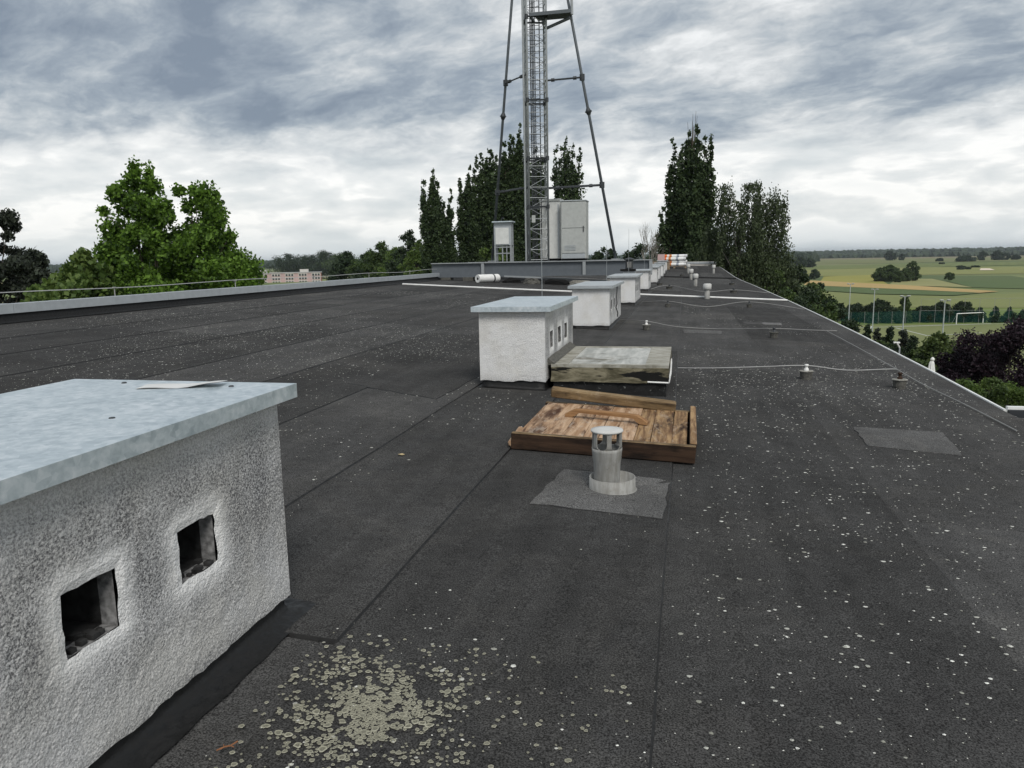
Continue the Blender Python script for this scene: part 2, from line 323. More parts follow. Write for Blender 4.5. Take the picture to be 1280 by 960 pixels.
parcel('field',[(98,776),(237,831),(470,700),(420,560),(227,562),(71,562)],'pale green field',.2,(.13,.165,.055),(.15,.18,.065))
parcel('field',[(93,551),(129,575),(95,387),(76,460)],'yellow green field',.25,(.19,.205,.05),(.16,.185,.045))
parcel('field',[(122,485),(139,478),(121,361),(96,395)],'pale crop field',.25,(.17,.205,.09),(.20,.22,.10),.15,70)
parcel('field',[(72,475),(102,393),(118,324),(108,314),(89,352),(59,405)],'straw field',.32,(.27,.23,.10),(.33,.27,.12),.2,70)
parcel('field',[(59,405),(89,352),(108,314),(94,298),(71,314),(51,360)],'dark green field',.26,(.05,.09,.03),(.06,.10,.035))
parcel('field',[(137,450),(260,440),(230,340),(139,341),(121,361)],'dark green field',.24,(.05,.09,.03),(.06,.10,.035))
parcel('field',[(50,353),(69,308),(92,293),(150,330),(230,320),(190,234),(96,232),(34,238)],'light green field',.2,(.135,.175,.065),(.115,.155,.055),.08,75)
parcel('field',[(249,727),(254,721),(236,660),(227,665)],'bare pale field',.4,(.5,.49,.44),(.5,.5,.45))
parcel('grass_strip',[(41,238),(190,234),(150,190),(32,178)],'mown grass',.1,(.095,.15,.035),(.12,.175,.045))
parcel('football_pitch',[(34,180),(120,190),(98,108),(19,100)],'pitch turf',.12,(.115,.155,.065),(.135,.17,.075),.5,75)
M['pitchline']=mat('white pitch line',lambda t:bsdf(t,(.6,.62,.58),.9))
b=MB()
def line(p,q,w=.14):
    p=Vector((*p,-14.86));q=Vector((*q,-14.86)); d=(q-p).normalized(); s=Vector((-d.y,d.x,0))*w; b.add([p-s,q-s,q+s,p+s],[(0,1,2,3)])
for a,c in [((44,173),(45.5,157)),((44,176),(66,184)),((45.5,157),(57,163)),((36,173),(72,185)),((72,185),(92,120)),((40,176.5),(22,110))]: line(a,c)
o=b.build('pitch_marking','pitchline'); tag(o,kind='structure')
# distant woods: thousands of small crowns, uncountable
def wood_ring(name,segs,label):
    V=[]
    oct_=np.array([[1,0,0],[0,1,0],[-1,0,0],[0,-1,0],[.6,.6,.75],[-.6,.6,.7],[-.6,-.6,.75],[.6,-.6,.7],[0,0,1.05]]); F=[(0,1,4),(1,5,4),(1,2,5),(2,6,5),(2,3,6),(3,7,6),(3,0,7),(0,4,7),(4,5,8),(5,6,8),(6,7,8),(7,4,8)]
    for az0,az1,r0,r1,cnt,h0,h1 in segs:
        for i in range(cnt):
            az=R(random.uniform(az0,az1)); r=random.uniform(r0,r1); w=random.uniform(6,14)*r/3000+3; h=random.uniform(h0,h1)
            sc=np.array([w,w,h*.5]); pts=oct_*sc*RNG.uniform(.8,1.2,(9,1))+[math.sin(az)*r,math.cos(az)*r,-15+h*.5]
            pts[:4,2]=-15
            for f in F: V.append(pts[list(f)])
    return tag(fast_mesh(name,np.concatenate(V),3,'leaf_dark'),label,'woodland',kind='stuff')
wood_ring('distant_wood',[(-52,-8,2500,2900,2600,17,26),(-8,30,3000,3500,1800,17,25),(5,30,2300,2420,500,8,14),(3,9,1500,1560,110,13,20)],'long low belt of dark woodland along the horizon')
# ================================================================== BUILDING
bld=empty('flat_roofed_building',(0,0,0),'long flat roofed building under the viewer, dark felt roof and grey parapet','building')
b=MB(); ys=[-4,2,6.05]+list(np.arange(8,61,2.))
def slab(yl,xr):
    for y0,y1 in zip(yl,yl[1:]):
        xa0=xr(y0);xa1=xr(y1); t0=-.012
        b.add([(-8.5,y0,roofz(-8.5,y0)+t0),(xa0,y0,roofz(xa0,y0)+t0),(xa1,y1,roofz(xa1,y1)+t0),(-8.5,y1,roofz(-8.5,y1)+t0)],[(0,1,2,3)])
slab([-4,2,6.05],lambda y:8.); slab([6.05]+list(np.arange(8,61,2.)),lambda y:edge_x(y)-.005)
roof=b.build('roof','feltdark',bld)
b=MB()
b.box(-8.7,8.,-6,6.0,-15.2,-.6); 
for y0,y1 in zip([6.0]+list(np.arange(8,60,4)),list(np.arange(8,60,4))+[60.]): b.add([(-8.7,y0,-15.2),(edge_x(y0)-.04,y0,-15.2),(edge_x(y1)-.04,y1,-15.2),(-8.7,y1,-15.2),(-8.7,y0,-.03+0),(edge_x(y0)-.04,y0,-.2),(edge_x(y1)-.04,y1,-.2),(-8.7,y1,-.03)],[(1,2,6,5),(3,0,4,7)])
b.box(-8.7,2.5,60,60.2,-15.2,.2); b.build('wall','palewall',bld)
XS=[-8.42,-7.1,-6.15,-5.2,-4.2,-3.25,-2.4,-1.62,-.93,-.05,.92,2.13]
def seam(i,y,right=None):
    if i>=len(XS): return None
    return XS[i]+.012*noise.noise(Vector((i*7.3,y*.6,0)))+ (.0 if i in(0,) else .004*noise.noise(Vector((i*3.1,y*4,1))))
def endz(i,k): return .0012*((i*3+k)%3)
def feltz(x,y):
    for i in range(len(XS)):
        xr=XS[i+1] if i+1<len(XS) else 3.2
        if XS[i]<=x<xr: u=(x-XS[i])/(xr-XS[i]); return roofz(x,y)+.003+.007*u+.0012
    return roofz(x,y)+.008
ends={}
for i in range(len(XS)):
    y=-3.5; L=[y]; off=random.Random(i*5+2).uniform(2.,7.)
    if i==7: off=5.3    # lap at y=1.8
    y+=off
    while y<YEND-1: L.append(y); y+=random.Random(i*91+len(L)).uniform(6.8,7.8)
    L.append(YEND); ends[i]=L
def sheet(fl,fr,y0,y1,i,k,rmat='felt'):
    b=MB(); st=.25 if y0<9 else 1.5; m=max(1,int((y1-y0)/st)); e=endz(i,k); cross=[0,.25,.5,.75,1]
    rows=[]
    for j in range(m+1):
        y=y0+(y1-y0)*j/m; xl=fl(y); xr=fr(y)
        row=[]
        for u in cross:
            x=xl+(xr-xl)*u; wv=.0022*noise.noise(Vector((x*2.2,y*1.7,i)))+.0012*noise.noise(Vector((x*6,y*5,i))) if y<20 else 0
            row.append((x,y,roofz(x,y)+.003+.007*u*(0 if (i,k)==(7,0) else 1)+(e if (i,k)!=(7,0) else -.002)+wv*(4*u*(1-u)+.25)))
        x=xr; jit=.006+.010*max(0,noise.noise(Vector((x*5,y*7,i)))); row.append((x+jit,y,roofz(x,y)-.0005+.003)); rows.append(row)
    w=len(rows[0]); vs=[p for r_ in rows for p in r_]
    for j in range(m):
        for q in range(w-1): b.f.append((j*w+q,j*w+q+1,(j+1)*w+q+1,(j+1)*w+q)); b.m.append(1 if q==w-2 and (i,k)!=(7,0) else 0)  # dark lap strip: bitumen bleed, with the lap edge's shadow painted into it
    b.v=vs; base=len(b.v)
    # bitumen bead along the near end
    r0=rows[0]; b.v+= [(p[0],p[1]-.010-.004*noise.noise(Vector((p[0]*9,p[1],3))),p[2]-.008) for p in r0]
    for q in range(w-1): b.f.append((base+q,base+q+1,q+1,q)); b.m.append(1)
    return b.build('felt_sheet',[rmat,'bitumen'],roof,smooth=False)
for i in range(len(XS)):
    L=ends[i]
    for k,(y0,y1) in enumerate(zip(L,L[1:])):
        if i==len(XS)-1:
            if y1<=6.05: sheet(lambda y:seam(i,y),lambda y:3.15,y0,y1,i,k)
            elif y0<6.05:
                sheet(lambda y:seam(i,y),lambda y:3.15,y0,6.04,i,k); sheet(lambda y:seam(i,y),lambda y:edge_x(y)-.01,6.05,y1,i,k+1)
            else: sheet(lambda y:seam(i,y),lambda y:edge_x(y)-.01,y0,y1,i,k)
        else: sheet(lambda y:seam(i,y),lambda y:seam(i+1,y)+0.,y0,y1,i,k)
for i,x in enumerate([3.15,4.1,5.05,6.0,6.95]):
    for k,(y0,y1) in enumerate([(-3.5,2.6+.5*(i%2)),(2.6+.5*(i%2),6.04)]): sheet(lambda y:x,lambda y:x+.95,y0,y1,i+20,k)
def patch(pts,m='patch',th=.006):
    b=MB(); top=[];bot=[]
    P=[]
    for a,c in zip(pts,pts[1:]+pts[:1]):
        for s_ in range(6):
            u=s_/6; x=a[0]+(c[0]-a[0])*u; y=a[1]+(c[1]-a[1])*u; j=.010; P.append((x+random.uniform(-j,j),y+random.uniform(-j,j)))
    n=len(P); cx=sum(p[0] for p in P)/n; cy=sum(p[1] for p in P)/n
    b.add([(x,y,feltz(x,y)+th*.8) for x,y in P]+[((x-cx)*1.015+cx,(y-cy)*1.015+cy,feltz(x,y)-.002) for x,y in P]+[(cx,cy,feltz(cx,cy)+th*1.3)],
      [(k,(k+1)%n,2*n) for k in range(n)]+[(n+k,n+(k+1)%n,(k+1)%n,k) for k in range(n)])
    for q in range(n): b.m[n+q]=1
    o=b.build('felt_patch',[m,'bitumen'],roof); return o
patch([(-.64,3.1),(-.07,3.06),(-.04,3.64),(-.58,3.66)]); patch([(1.09,4.74),(1.59,4.66),(1.66,5.3),(1.12,5.27)],'patchpale')
patch([(.02,11.0),(.55,11.1),(.55,11.55),(.0,11.5)]); patch([(1.0,13.1),(1.3,13.1),(1.3,13.5),(1.0,13.5)]); patch([(1.31,13.1),(1.6,13.1),(1.65,13.6),(1.31,13.5)],'patchpale'); patch([(-6.9,12.8),(-6.1,13),(-6.1,14.1),(-6.9,14)])
patch([(-2.6,5.5),(-1.75,5.15),(-1.72,6.7),(-2.5,6.9)],'felt',.005); patch([(-1.02,7.6),(-.1,7.5),(-.1,8.4),(-1.0,8.3)],'feltdark',.004)
patch([(-5.1,18.2),(-3.4,18.0),(-3.4,18.6),(-5.0,18.8)],'felt',.005)
# edge trim of the right side, in lengths
yy=[6.3,8.2,10.2,12.3,14.4,16.5,18.6,20.8,23,26,29,32,35,38,42,46,50,55,60]
for a,c in zip(yy,yy[1:]):
    b=MB(); xa,xc=edge_x(a),edge_x(c); za,zc=roofz(xa,a),roofz(xc,c); q=.004
    P=[(-.008,.006),(-.004,.018),(.014,.018),(.018,.008),(.018,-.11),(.014,-.11),(.012,-.0),(-.004,-.0)]
    b.add([(xa+u,a+q,za+v) for u,v in P]+[(xc+u,c-q,zc+v) for u,v in P],[(k,(k+1)%8,8+(k+1)%8,8+k) for k in range(8)]+[tuple(range(7,-1,-1)),tuple(range(8,16))]); b.build('edge_trim','edge',bld)
# gutter box beyond the corner
b=MB(); z0=-.16
b.box(2.43,8,6.32,6.36,z0-.1,z0+.075); b.build('gutter_edge','edge',bld)
b=MB(); b.box(2.43,8,6.06,6.318,z0-.12,z0-.10); b.box(2.43,8,6.29,6.316,z0-.10,z0+.055); b.box(2.41,2.43,6.06,6.36,z0-.1,z0+.03); b.build('gutter','darksteel',bld)
# end parapet
b=MB(); b.box(-8.5,2.5,60.,60.25,.0,.62); b.build('parapet','palewall',bld)
for k in range(6): b=MB(); x=-8.5+k*1.84; b.box(x+.01,x+1.83,59.95,60.3,.56-.02*k,.66-.02*k+.02); b.build('coping_sheet','coping',bld)
# left parapet : core, bitumen upstand, coping sheets
b=MB(); b.box(-8.47,-8.42,-4,60,-.3,.60); b.build('parapet','palewall',bld)
b=MB(); ys=np.arange(-4,60.1,.5); V=[];F=[]
for y in ys:
    w1=.012*noise.noise(Vector((0,y*1.3,5))); V+=[(-8.22+w1*3,y,roofz(-8.25,y)+.014+w1*.3),(-8.355+w1*.6,y,roofz(-8.36,y)+.03),(-8.385+w1*.4,y,.56)]
for j in range(len(ys)-1):
    for q in range(2): F.append((j*3+q,(j+1)*3+q,(j+1)*3+q+1,j*3+q+1))
b.add(V,F); b.build('upstand','bitumen',bld,smooth=True)
y=-4.
k=0
while y<60:
    L=3.0 if y<30 else 6.; yb=min(60,y+L); b=MB(); dz=.004*(k%2); dx=.004*(k%2)
    b.box(-8.50,-8.365+dx,y+.004,yb-.004,.63+dz,.655+dz); b.box(-8.372+dx,-8.350+dx,y+.004,yb-.004,.535,.65+dz)
    b.build('coping_sheet','coping',bld); y+=L; k+=1
# white conduit across the roof
pts=[(-7.95,20.75),(-6,20.6),(-4.2,20.5),(-2.2,20.5),(-.6,20.5),(.9,20.55),(2.62,20.6)]
b=MB(); b.path([(x,y,roofz(x,y)+.04) for x,y in pts],.024,8); tag(b.build('conduit','white',smooth=False),'long white pipe laid straight across the dark roof','pipe')
b=MB(); b.path([(-.95,38.4,roofz(-.95,38.4)+.03),(.5,39,roofz(.5,39)+.03),(2.55,39.6,roofz(2.55,39.6)+.03)],.05,6); tag(b.build('cable','bitumen'),'thick black cable crossing the far part of the roof','cable')
# ================================================================== LICHEN
def specks():
    C=[]
    tries=0
    while len(C)<26000 and tries<600000:
        tries+=1
        y=random.uniform(.9,1)+random.random()**1.35*17; x=random.uniform(-8.1,2.35 if y>6.1 else 5.5)
        dn=noise.noise(Vector((x*.55,y*.35,3.3)))*.9+noise.noise(Vector((x*1.9,y*1.4,9)))*.6
        w=.40+dn
        if x>.1 and 3.2<y<9: w+=.4
        if -5.8<x<-4.4 and y<8: w+=.35
        if -4<x<-.3 and 3<y<8: w+=.18
        if -1.7<x<0 and y>7: w-=.4
        if y>10: w-=.2
        if random.random()>w: continue
        if -1.64<x<-1.0 and (y<1.98 or 5.7<y<7.4): continue
        if -1.0<x<-.08 and 5.8<y<7.1: continue
        if -.92<x<.09 and 3.95<y<5.2: continue
        C.append((x,y))
    V=[]
    for x,y in C:
        r=random.choice([.0014,.002,.0026,.003,.0036,.0045,.0055,.007,.010])*(.75+y*.045)*random.uniform(.6,1.15); n=6; a0=random.random()*6
        el=random.uniform(.75,1); z=feltz(x,y)
        rim=[(x+r*math.cos(a0+k*1.0472)*random.uniform(.7,1.15),y+el*r*math.sin(a0+k*1.0472)*random.uniform(.7,1.15),z+.0012) for k in range(n)]
        for k in range(n): V+= [(x,y,z+.0028),rim[k],rim[(k+1)%n]]
    # share vertices so each speck is one island
    V=np.array(V); return V
def speck_obj():
    V=specks(); N=len(V)//18; Vr=V.reshape(N,6,3,3); verts=np.concatenate([Vr[:,0:1,0,:],Vr[:,:,1,:]],axis=1).reshape(-1,3)
    b=MB(); b.v=[tuple(v) for v in verts]; b.f=[(7*i,7*i+1+k,7*i+1+(k+1)%6) for i in range(N) for k in range(6)]; b.m=[0]*len(b.f)
    return b.build('lichen','lichen')
tag(speck_obj(),'hundreds of small pale lichen dots scattered over the dark roof felt','lichen',kind='stuff')
def crusts():
    b=MB(); uv=[]
    items=[]
    for _ in range(6500):
        u=random.gauss(0,1);v=random.gauss(0,1); x=-.715+u*.10-v*.015; y=1.52+v*.105
        if y>1.86 or x<-.97+.15*(1.6-y): continue
        if noise.noise(Vector((x*12,y*12,2)))+.9*noise.noise(Vector((x*45,y*45,2)))<-.22+.14*(u*u+v*v)**.5: continue
        items.append((x,y,random.choice([.003,.004,.0045,.0055,.006,.007,.008,.011])))
    for _ in range(420):
        x=random.uniform(-.97,-.1)
        if random.random()<(x+.97)*.7: continue
        items.append((x,random.uniform(1.22,1.86),random.choice([.0025,.003,.004,.005,.006,.008])))
    for _ in range(70): items.append((random.uniform(-.3,.6),random.uniform(1.2,1.5),random.choice([.003,.004,.005])))
    random.shuffle(items); kept=[]; cell={}
    for x,y,r in items:
        cx,cy=int(x/.03),int(y/.03)
        if any((x-a)**2+(y-c)**2<((.72 if (x+.7)**2+(y-1.52)**2>.012 else .56)*(r+q))**2 for i_ in(-1,0,1) for j_ in(-1,0,1) for a,c,q in cell.get((cx+i_,cy+j_),())): continue
        cell.setdefault((cx,cy),[]).append((x,y,r)); kept.append((x,y,r))
    items=kept
    for idx,(x,y,r) in enumerate(items):
        if x<-1.02: continue
        n=12; z=feltz(x,y)+.0006+ (idx%9)*.00012; a0=random.random()*6; sd_=random.random()*99; jr=[.92+.55*noise.noise(Vector((math.cos(k_*.5236)*1.3,math.sin(k_*.5236)*1.3,sd_))) for k_ in range(n)]; el=random.uniform(.8,1.)
        base=len(b.v); vs=[(x,y,z+.0009)]; us=[0.]
        for rr,h,u in ((.5,.0009,.5),(.84,.0019,.85),(1.,.0001,1.)):
            for k in range(n): th=a0+2*math.pi*k/n; q=r*rr*jr[k]; vs.append((x+q*math.cos(th),y+q*el*math.sin(th),z+h*(r/.012)**.5)); us.append(u)
        fs=[(0,1+k,1+(k+1)%n) for k in range(n)]
        for j in range(2):
            for k in range(n): a=1+j*n+k;c=1+j*n+(k+1)%n; fs.append((a,a+n,c+n,c))
        b.add(vs,fs); uv+=us
    o=b.build('lichen_crust','crust'); ul=o.data.uv_layers.new(name='UVMap'); li=np.empty(len(o.data.loops),np.int32); o.data.loops.foreach_get('vertex_index',li)
    ua=np.array(uv)[li]; ul.data.foreach_set('uv',np.stack([ua,ua*0],1).ravel().astype(np.float32)); return o
tag(crusts(),'dense crust of greenish grey lichen rosettes on the felt in the foreground','lichen',kind='stuff')
# ================================================================== CHIMNEYS
def chimney(x0,x1,y0,y1,zt,zb,label,ops,fine,cap_over=.05,capmat='galv',grp='white chimneys in a row along the roof'):
    xc,yc=(x0+x1)/2,(y0+y1)/2; zr=roofz(xc,yc)
    root=empty('chimney',(xc,yc,zr),label,'chimney',grp)
    def L(p): return (p[0]-xc,p[1]-yc,p[2]-zr)
    b=MB(); dirt=[]
    oz=(ops[0][2],ops[0][3]) if ops else None
    def axis(a,c,brk,st):
        B=[a]+[v for v in brk if a<v<c]+[c]; out=[]
        for p,q in zip(B,B[1:]):
            m=max(1,int(round((q-p)/st)))
            out+=[p+(q-p)*j/m for j in range(m)]
        return out+[c]
    st=fine
    Y=axis(y0,y1,sorted([v for o_ in ops for v in o_[:2]]),st); Z=axis(zb,zt,[o for o in (oz or [])],st); X=axis(x0,x1,[],st)
    def disp(p,nrm,edge):
        a=.0015*noise.noise(Vector(p)*14)+.0025*noise.noise(Vector(p)*45)+ (.004*noise.noise(Vector(p)*3.))
        return tuple(Vector(p)+nrm*a*(0.4 if edge else 1))
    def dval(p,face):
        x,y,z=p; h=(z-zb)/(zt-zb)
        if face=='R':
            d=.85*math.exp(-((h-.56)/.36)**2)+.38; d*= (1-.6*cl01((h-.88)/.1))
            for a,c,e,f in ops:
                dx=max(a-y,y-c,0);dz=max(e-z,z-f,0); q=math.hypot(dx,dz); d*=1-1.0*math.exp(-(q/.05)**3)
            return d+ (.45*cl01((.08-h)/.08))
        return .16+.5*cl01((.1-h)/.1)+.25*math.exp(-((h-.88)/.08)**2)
    def grid(A,B,pf,nrm,face,skip=None):
        base=len(b.v)
        for a in A:
            for c in B:
                p=pf(a,c); ed=a in(A[0],A[-1]) or c in(B[0],B[-1])
                if c==B[0] and B is Z and True: p=(p[0],p[1],p[2]+.012*noise.noise(Vector(p)*9)+.006*noise.noise(Vector(p)*30))
                
                if face=='R':
                    for a_,c_,e_,f_ in ops:
                        if (abs(p[1]-a_)<1e-5 or abs(p[1]-c_)<1e-5) and e_-1e-5<=p[2]<=f_+1e-5 or (abs(p[2]-e_)<1e-5 or abs(p[2]-f_)<1e-5) and a_-1e-5<=p[1]<=c_+1e-5:
                            p=(p[0]-.004,p[1]+.006*noise.noise(Vector(p)*38),p[2]+.006*noise.noise(Vector(p)*38+Vector((9,0,0))))
                b.v.append(L(disp(p,nrm,ed))); dirt.append(dval(p,face))
        m=len(B)
        for i in range(len(A)-1):
            for j in range(m-1):
                if skip and skip((A[i]+A[i+1])/2,(B[j]+B[j+1])/2): continue
                b.f.append((base+i*m+j,base+(i+1)*m+j,base+(i+1)*m+j+1,base+i*m+j+1)); b.m.append(0)
    hole=lambda y,z:any(a<y<c and e<z<f for a,c,e,f in ops)
    grid(Y,Z,lambda a,c:(x1,a,c),Vector((1,0,0)),'R',hole)
    grid(X,Z,lambda a,c:(a,y0,c),Vector((0,-1,0)),'F')
    Y2=axis(y0,y1,[],.15);X2=axis(x0,x1,[],.15)
    grid(Y2,Z,lambda a,c:(x0,y0+y1-a,c),Vector((-1,0,0)),'F'); grid(X2,Z,lambda a,c:(x0+x1-a,y1,c),Vector((0,1,0)),'F')
    nv=len(b.v); b.add([L((x0,y0,zb+.005)),L((x1,y0,zb+.005)),L((x1,y1,zb+.005)),L((x0,y1,zb+.005))],[(3,2,1,0)]); dirt+=[.5]*4
    body=b.build('body','stucco',root); at=body.data.attributes.new('dirt','FLOAT','POINT'); at.data.foreach_set('value',np.array(dirt,np.float32))
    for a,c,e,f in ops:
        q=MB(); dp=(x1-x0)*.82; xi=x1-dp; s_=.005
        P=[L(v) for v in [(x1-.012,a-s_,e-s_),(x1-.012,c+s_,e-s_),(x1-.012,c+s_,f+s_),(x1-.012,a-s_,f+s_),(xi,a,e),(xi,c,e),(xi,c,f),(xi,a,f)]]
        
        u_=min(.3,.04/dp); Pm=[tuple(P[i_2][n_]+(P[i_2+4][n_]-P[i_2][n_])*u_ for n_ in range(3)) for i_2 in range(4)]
        q.add(P[:4]+Pm,[(0,1,5,4),(1,2,6,5),(2,3,7,6),(3,0,4,7)],2); q.add(Pm+P[4:],[(0,1,5,4),(1,2,6,5),(2,3,7,6),(3,0,4,7)],0); q.add([P[4],P[5],P[6],P[7]],[(0,1,2,3)],1)  # paler mouth ring, then near-black walls: daylight falloff put into the colours
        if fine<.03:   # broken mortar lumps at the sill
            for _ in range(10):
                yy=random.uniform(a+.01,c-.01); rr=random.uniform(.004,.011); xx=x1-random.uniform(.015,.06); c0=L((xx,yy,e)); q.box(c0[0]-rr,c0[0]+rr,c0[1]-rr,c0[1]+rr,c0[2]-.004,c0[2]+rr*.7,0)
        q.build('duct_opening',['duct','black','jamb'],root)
    # bitumen plinth and flashing
    q=MB(); i_=.018; n=int((y1-y0)/.06)
    pl=[(x0+i_,y0+i_),(x1-i_,y0+i_),(x1-i_,y1-i_),(x0+i_,y1-i_)]; ring=[]
    for (ax,ay),(cx_,cy_) in zip(pl,pl[1:]+pl[:1]):
        m=max(3,int(math.hypot(cx_-ax,cy_-ay)/.05))
        for j in range(m): ring.append((ax+(cx_-ax)*j/m,ay+(cy_-ay)*j/m))
    m=len(ring); lv=[]
    for k,(off,dz) in enumerate(((0,zb+.03-zr),(.004,.025),(.012,.006),(.085 if y0<1 else .035,.0035))):
        for (x,y) in ring:
            dx=(1 if x>xc else -1)*cl01(abs(x-xc)/((x1-x0)/2-i_)*8-7); dy=(1 if y>yc else -1)*cl01(abs(y-yc)/((y1-y0)/2-i_)*14-13)
            w=1+.2*noise.noise(Vector((x*7,y*7,k))); X_=x+dx*off*w; Y_=y+dy*off*w
            zz=(roofz(X_,Y_)+.006+dz-zr) if k else dz
            lv.append((X_-xc,Y_-yc,zz))
    q.add(lv,[(j*m+k,j*m+(k+1)%m,(j+1)*m+(k+1)%m,(j+1)*m+k) for j in range(3) for k in range(m)])
    q.build('plinth','bitumen_flaked' if fine>.03 and y0<7 else 'bitumen',root,smooth=True)
    # cap: folded sheet
    q=MB(); o_=cap_over; a,c,e,f=x0-o_-xc,x1+o_-xc,y0-o_-yc,y1+.03-yc; t0=zt-zr; n=12
    top=[];V=[];F=[]
    for i in range(n+1):
        for j in range(n+1):
            u=a+(c-a)*i/n; v=e+(f-e)*j/n; ed=i in(0,n) or j in(0,n); V.append((u,v,t0+.034+(0 if ed else .0025*noise.noise(Vector((u*3,v*3,y0)))+.001)))
    F=[(i*(n+1)+j,(i+1)*(n+1)+j,(i+1)*(n+1)+j+1,i*(n+1)+j+1) for i in range(n) for j in range(n)]
    q.add(V,F); z1=t0+.034; z2=t0-.006
    P=[(a,e),(c,e),(c,f),(a,f)]; q.add([(x,y,z1) for x,y in P]+[(x,y,z2) for x,y in P]+[(x*.985,y*.995,z2) for x,y in P]+[(x*.985,y*.995,z1-.006) for x,y in P],[(k+4,(k+1)%4+4,(k+1)%4,k) for k in range(4)]+[(k+8,(k+1)%4+8,(k+1)%4+4,k+4) for k in range(4)]+[(k+12,(k+1)%4+12,(k+1)%4+8,k+8) for k in range(4)]+[(15,14,13,12)])
    q.build('cap',capmat,root)
    return root,t0+.034,(xc,yc,zr)
def OPS(s,z0,z1): return [(a,a+.14,z0,z1) for a in s]
c1,h1,o1=chimney(-1.80,-1.14,.40,1.93,.722,.113,'nearest white stucco chimney, large at left, metal tag on its sheet cap',OPS([.77,1.115,1.46],.357,.485),.02)
for x,y in [(-1.62,1.9),(-1.25,1.88),(-1.27,1.44),(-1.6,1.4),(-1.25,.95)]:
    b=MB(); b.lathe(x-o1[0],y-o1[1],[(.0,h1+.005),(.006,h1+.004),(.008,h1+.001)],8); b.build('screw','darksteel',c1)
c2,h2,o2=chimney(-1.585,-1.05,5.78,7.30,.697,.138,'second white chimney with three dark openings, right behind the concrete hatch',OPS([6.02,6.42,6.78],.375,.51),.03)
lab={3:'third white chimney along the row, short black cord hanging down its side',4:'fourth white chimney from the viewer, just before the white pipe',5:'fifth white chimney, with the dark cowl vent at its left',6:'sixth white chimney, right beside the end of the grey steel beam',7:'seventh white chimney along the row, two beyond the steel beam end',8:'eighth white chimney, third from the far end of the row',9:'ninth white chimney, last but one of the receding row',10:'farthest white chimney of the row, nearest the wrapped rolls'}
for k,yy_ in zip(range(3,11),[10.85,16.4,23.1,29.6,34.,38.3,42.6,46.9]):
    dx=[0,.02,.0,.03,-.01,.02,0,.01][k-3]
    zt_=.665+rise(yy_); r_,h_,o_=chimney(-1.57+dx,-1.03+dx,yy_,yy_+(2.0 if k<5 else 1.6),zt_,roofz(-1.3,yy_)+(.06 if k<6 else .04),lab[k],OPS([yy_+.3,yy_+.75,yy_+1.2],.34+rise(yy_),.48+rise(yy_)),.06 if k<5 else .12,.055,'galvfar')
    if k==3:
        q=MB(); P=[(-1.0,11.75,.66),(-1.005,11.77,.5),(-1.0,11.75,.38),(-1.012,11.72,.33),(-.99,11.78,.24),(-1.0,11.86,.18)]; q.path([(a-o_[0],b_-o_[1],c_-o_[2]) for a,b_,c_ in P],.008,6); q.build('hanging_cord','bitumen',r_)
# lightning rods standing behind / on the chimneys
for x,y,z0,z1,lb in [(-1.38,7.45,.1,1.32,'second chimney'),(-1.28,12.95,.1,1.30,'third chimney'),(-1.25,25.0,.1,1.75,'fifth chimney'),(-1.3,18.5,.1,1.75,'fourth chimney')]:
    b=MB(); b.tube((0,0,0),(0,0,z1-z0),.004,.003,6); o=b.build('lightning_rod','steel'); o.location=(x,y,z0); tag(o,'thin upright lightning rod standing behind the '+lb,'rod','lightning rods beside the chimneys')
# small cowl vent between chimneys 4 and 5
vt=empty('cowl_vent',(-1.5,21.6,roofz(-1.5,21.6)),'small dark cowl vent rising beside the fifth chimney','vent')
b=MB(); b.box(-.17,.17,-.12,.12,0,.62); b.build('base_box','coping',vt); b=MB(); b.box(-.24,.18,-.16,.16,.622,.68); b.build('flange','black',vt)
b=MB(); b.tube((0,0,.68),(0,0,.93),.11,.11,12); b.lathe(0,0,[(.145,.93),(.15,.95),(.06,.99),(0.001,1.)],12); b.build('cowl','darksteel',vt)
for k in range(3): b=MB(); b.box(-.05+k*.045,-.03+k*.045,-.125,-.112,.72,.88); b.build('slat','pvc',vt)
# metal tag on the first cap
zc=h1+o1[2]
b=MB(); V=[];n=8
for i in range(n+1):
    u=i/n; lift=.002+(.012*max(0,u-.55)/.45)+.002*math.sin(u*9); p=Vector((-1.50,1.80,0)).lerp(Vector((-1.275,1.86,0)),u)
    V+=[(p.x,p.y-.0,zc+lift),(p.x-.02,p.y+.075,zc+lift*.5+.001)]
b.add(V,[(2*i,2*i+2,2*i+3,2*i+1) for i in range(n)]); b.add([(x,y,z+.0015) for x,y,z in V],[(2*i,2*i+2,2*i+3,2*i+1) for i in range(n)])
tag(b.build('metal_tag','paper'),'bent pale metal strip lying on the cap of the nearest chimney','tag')
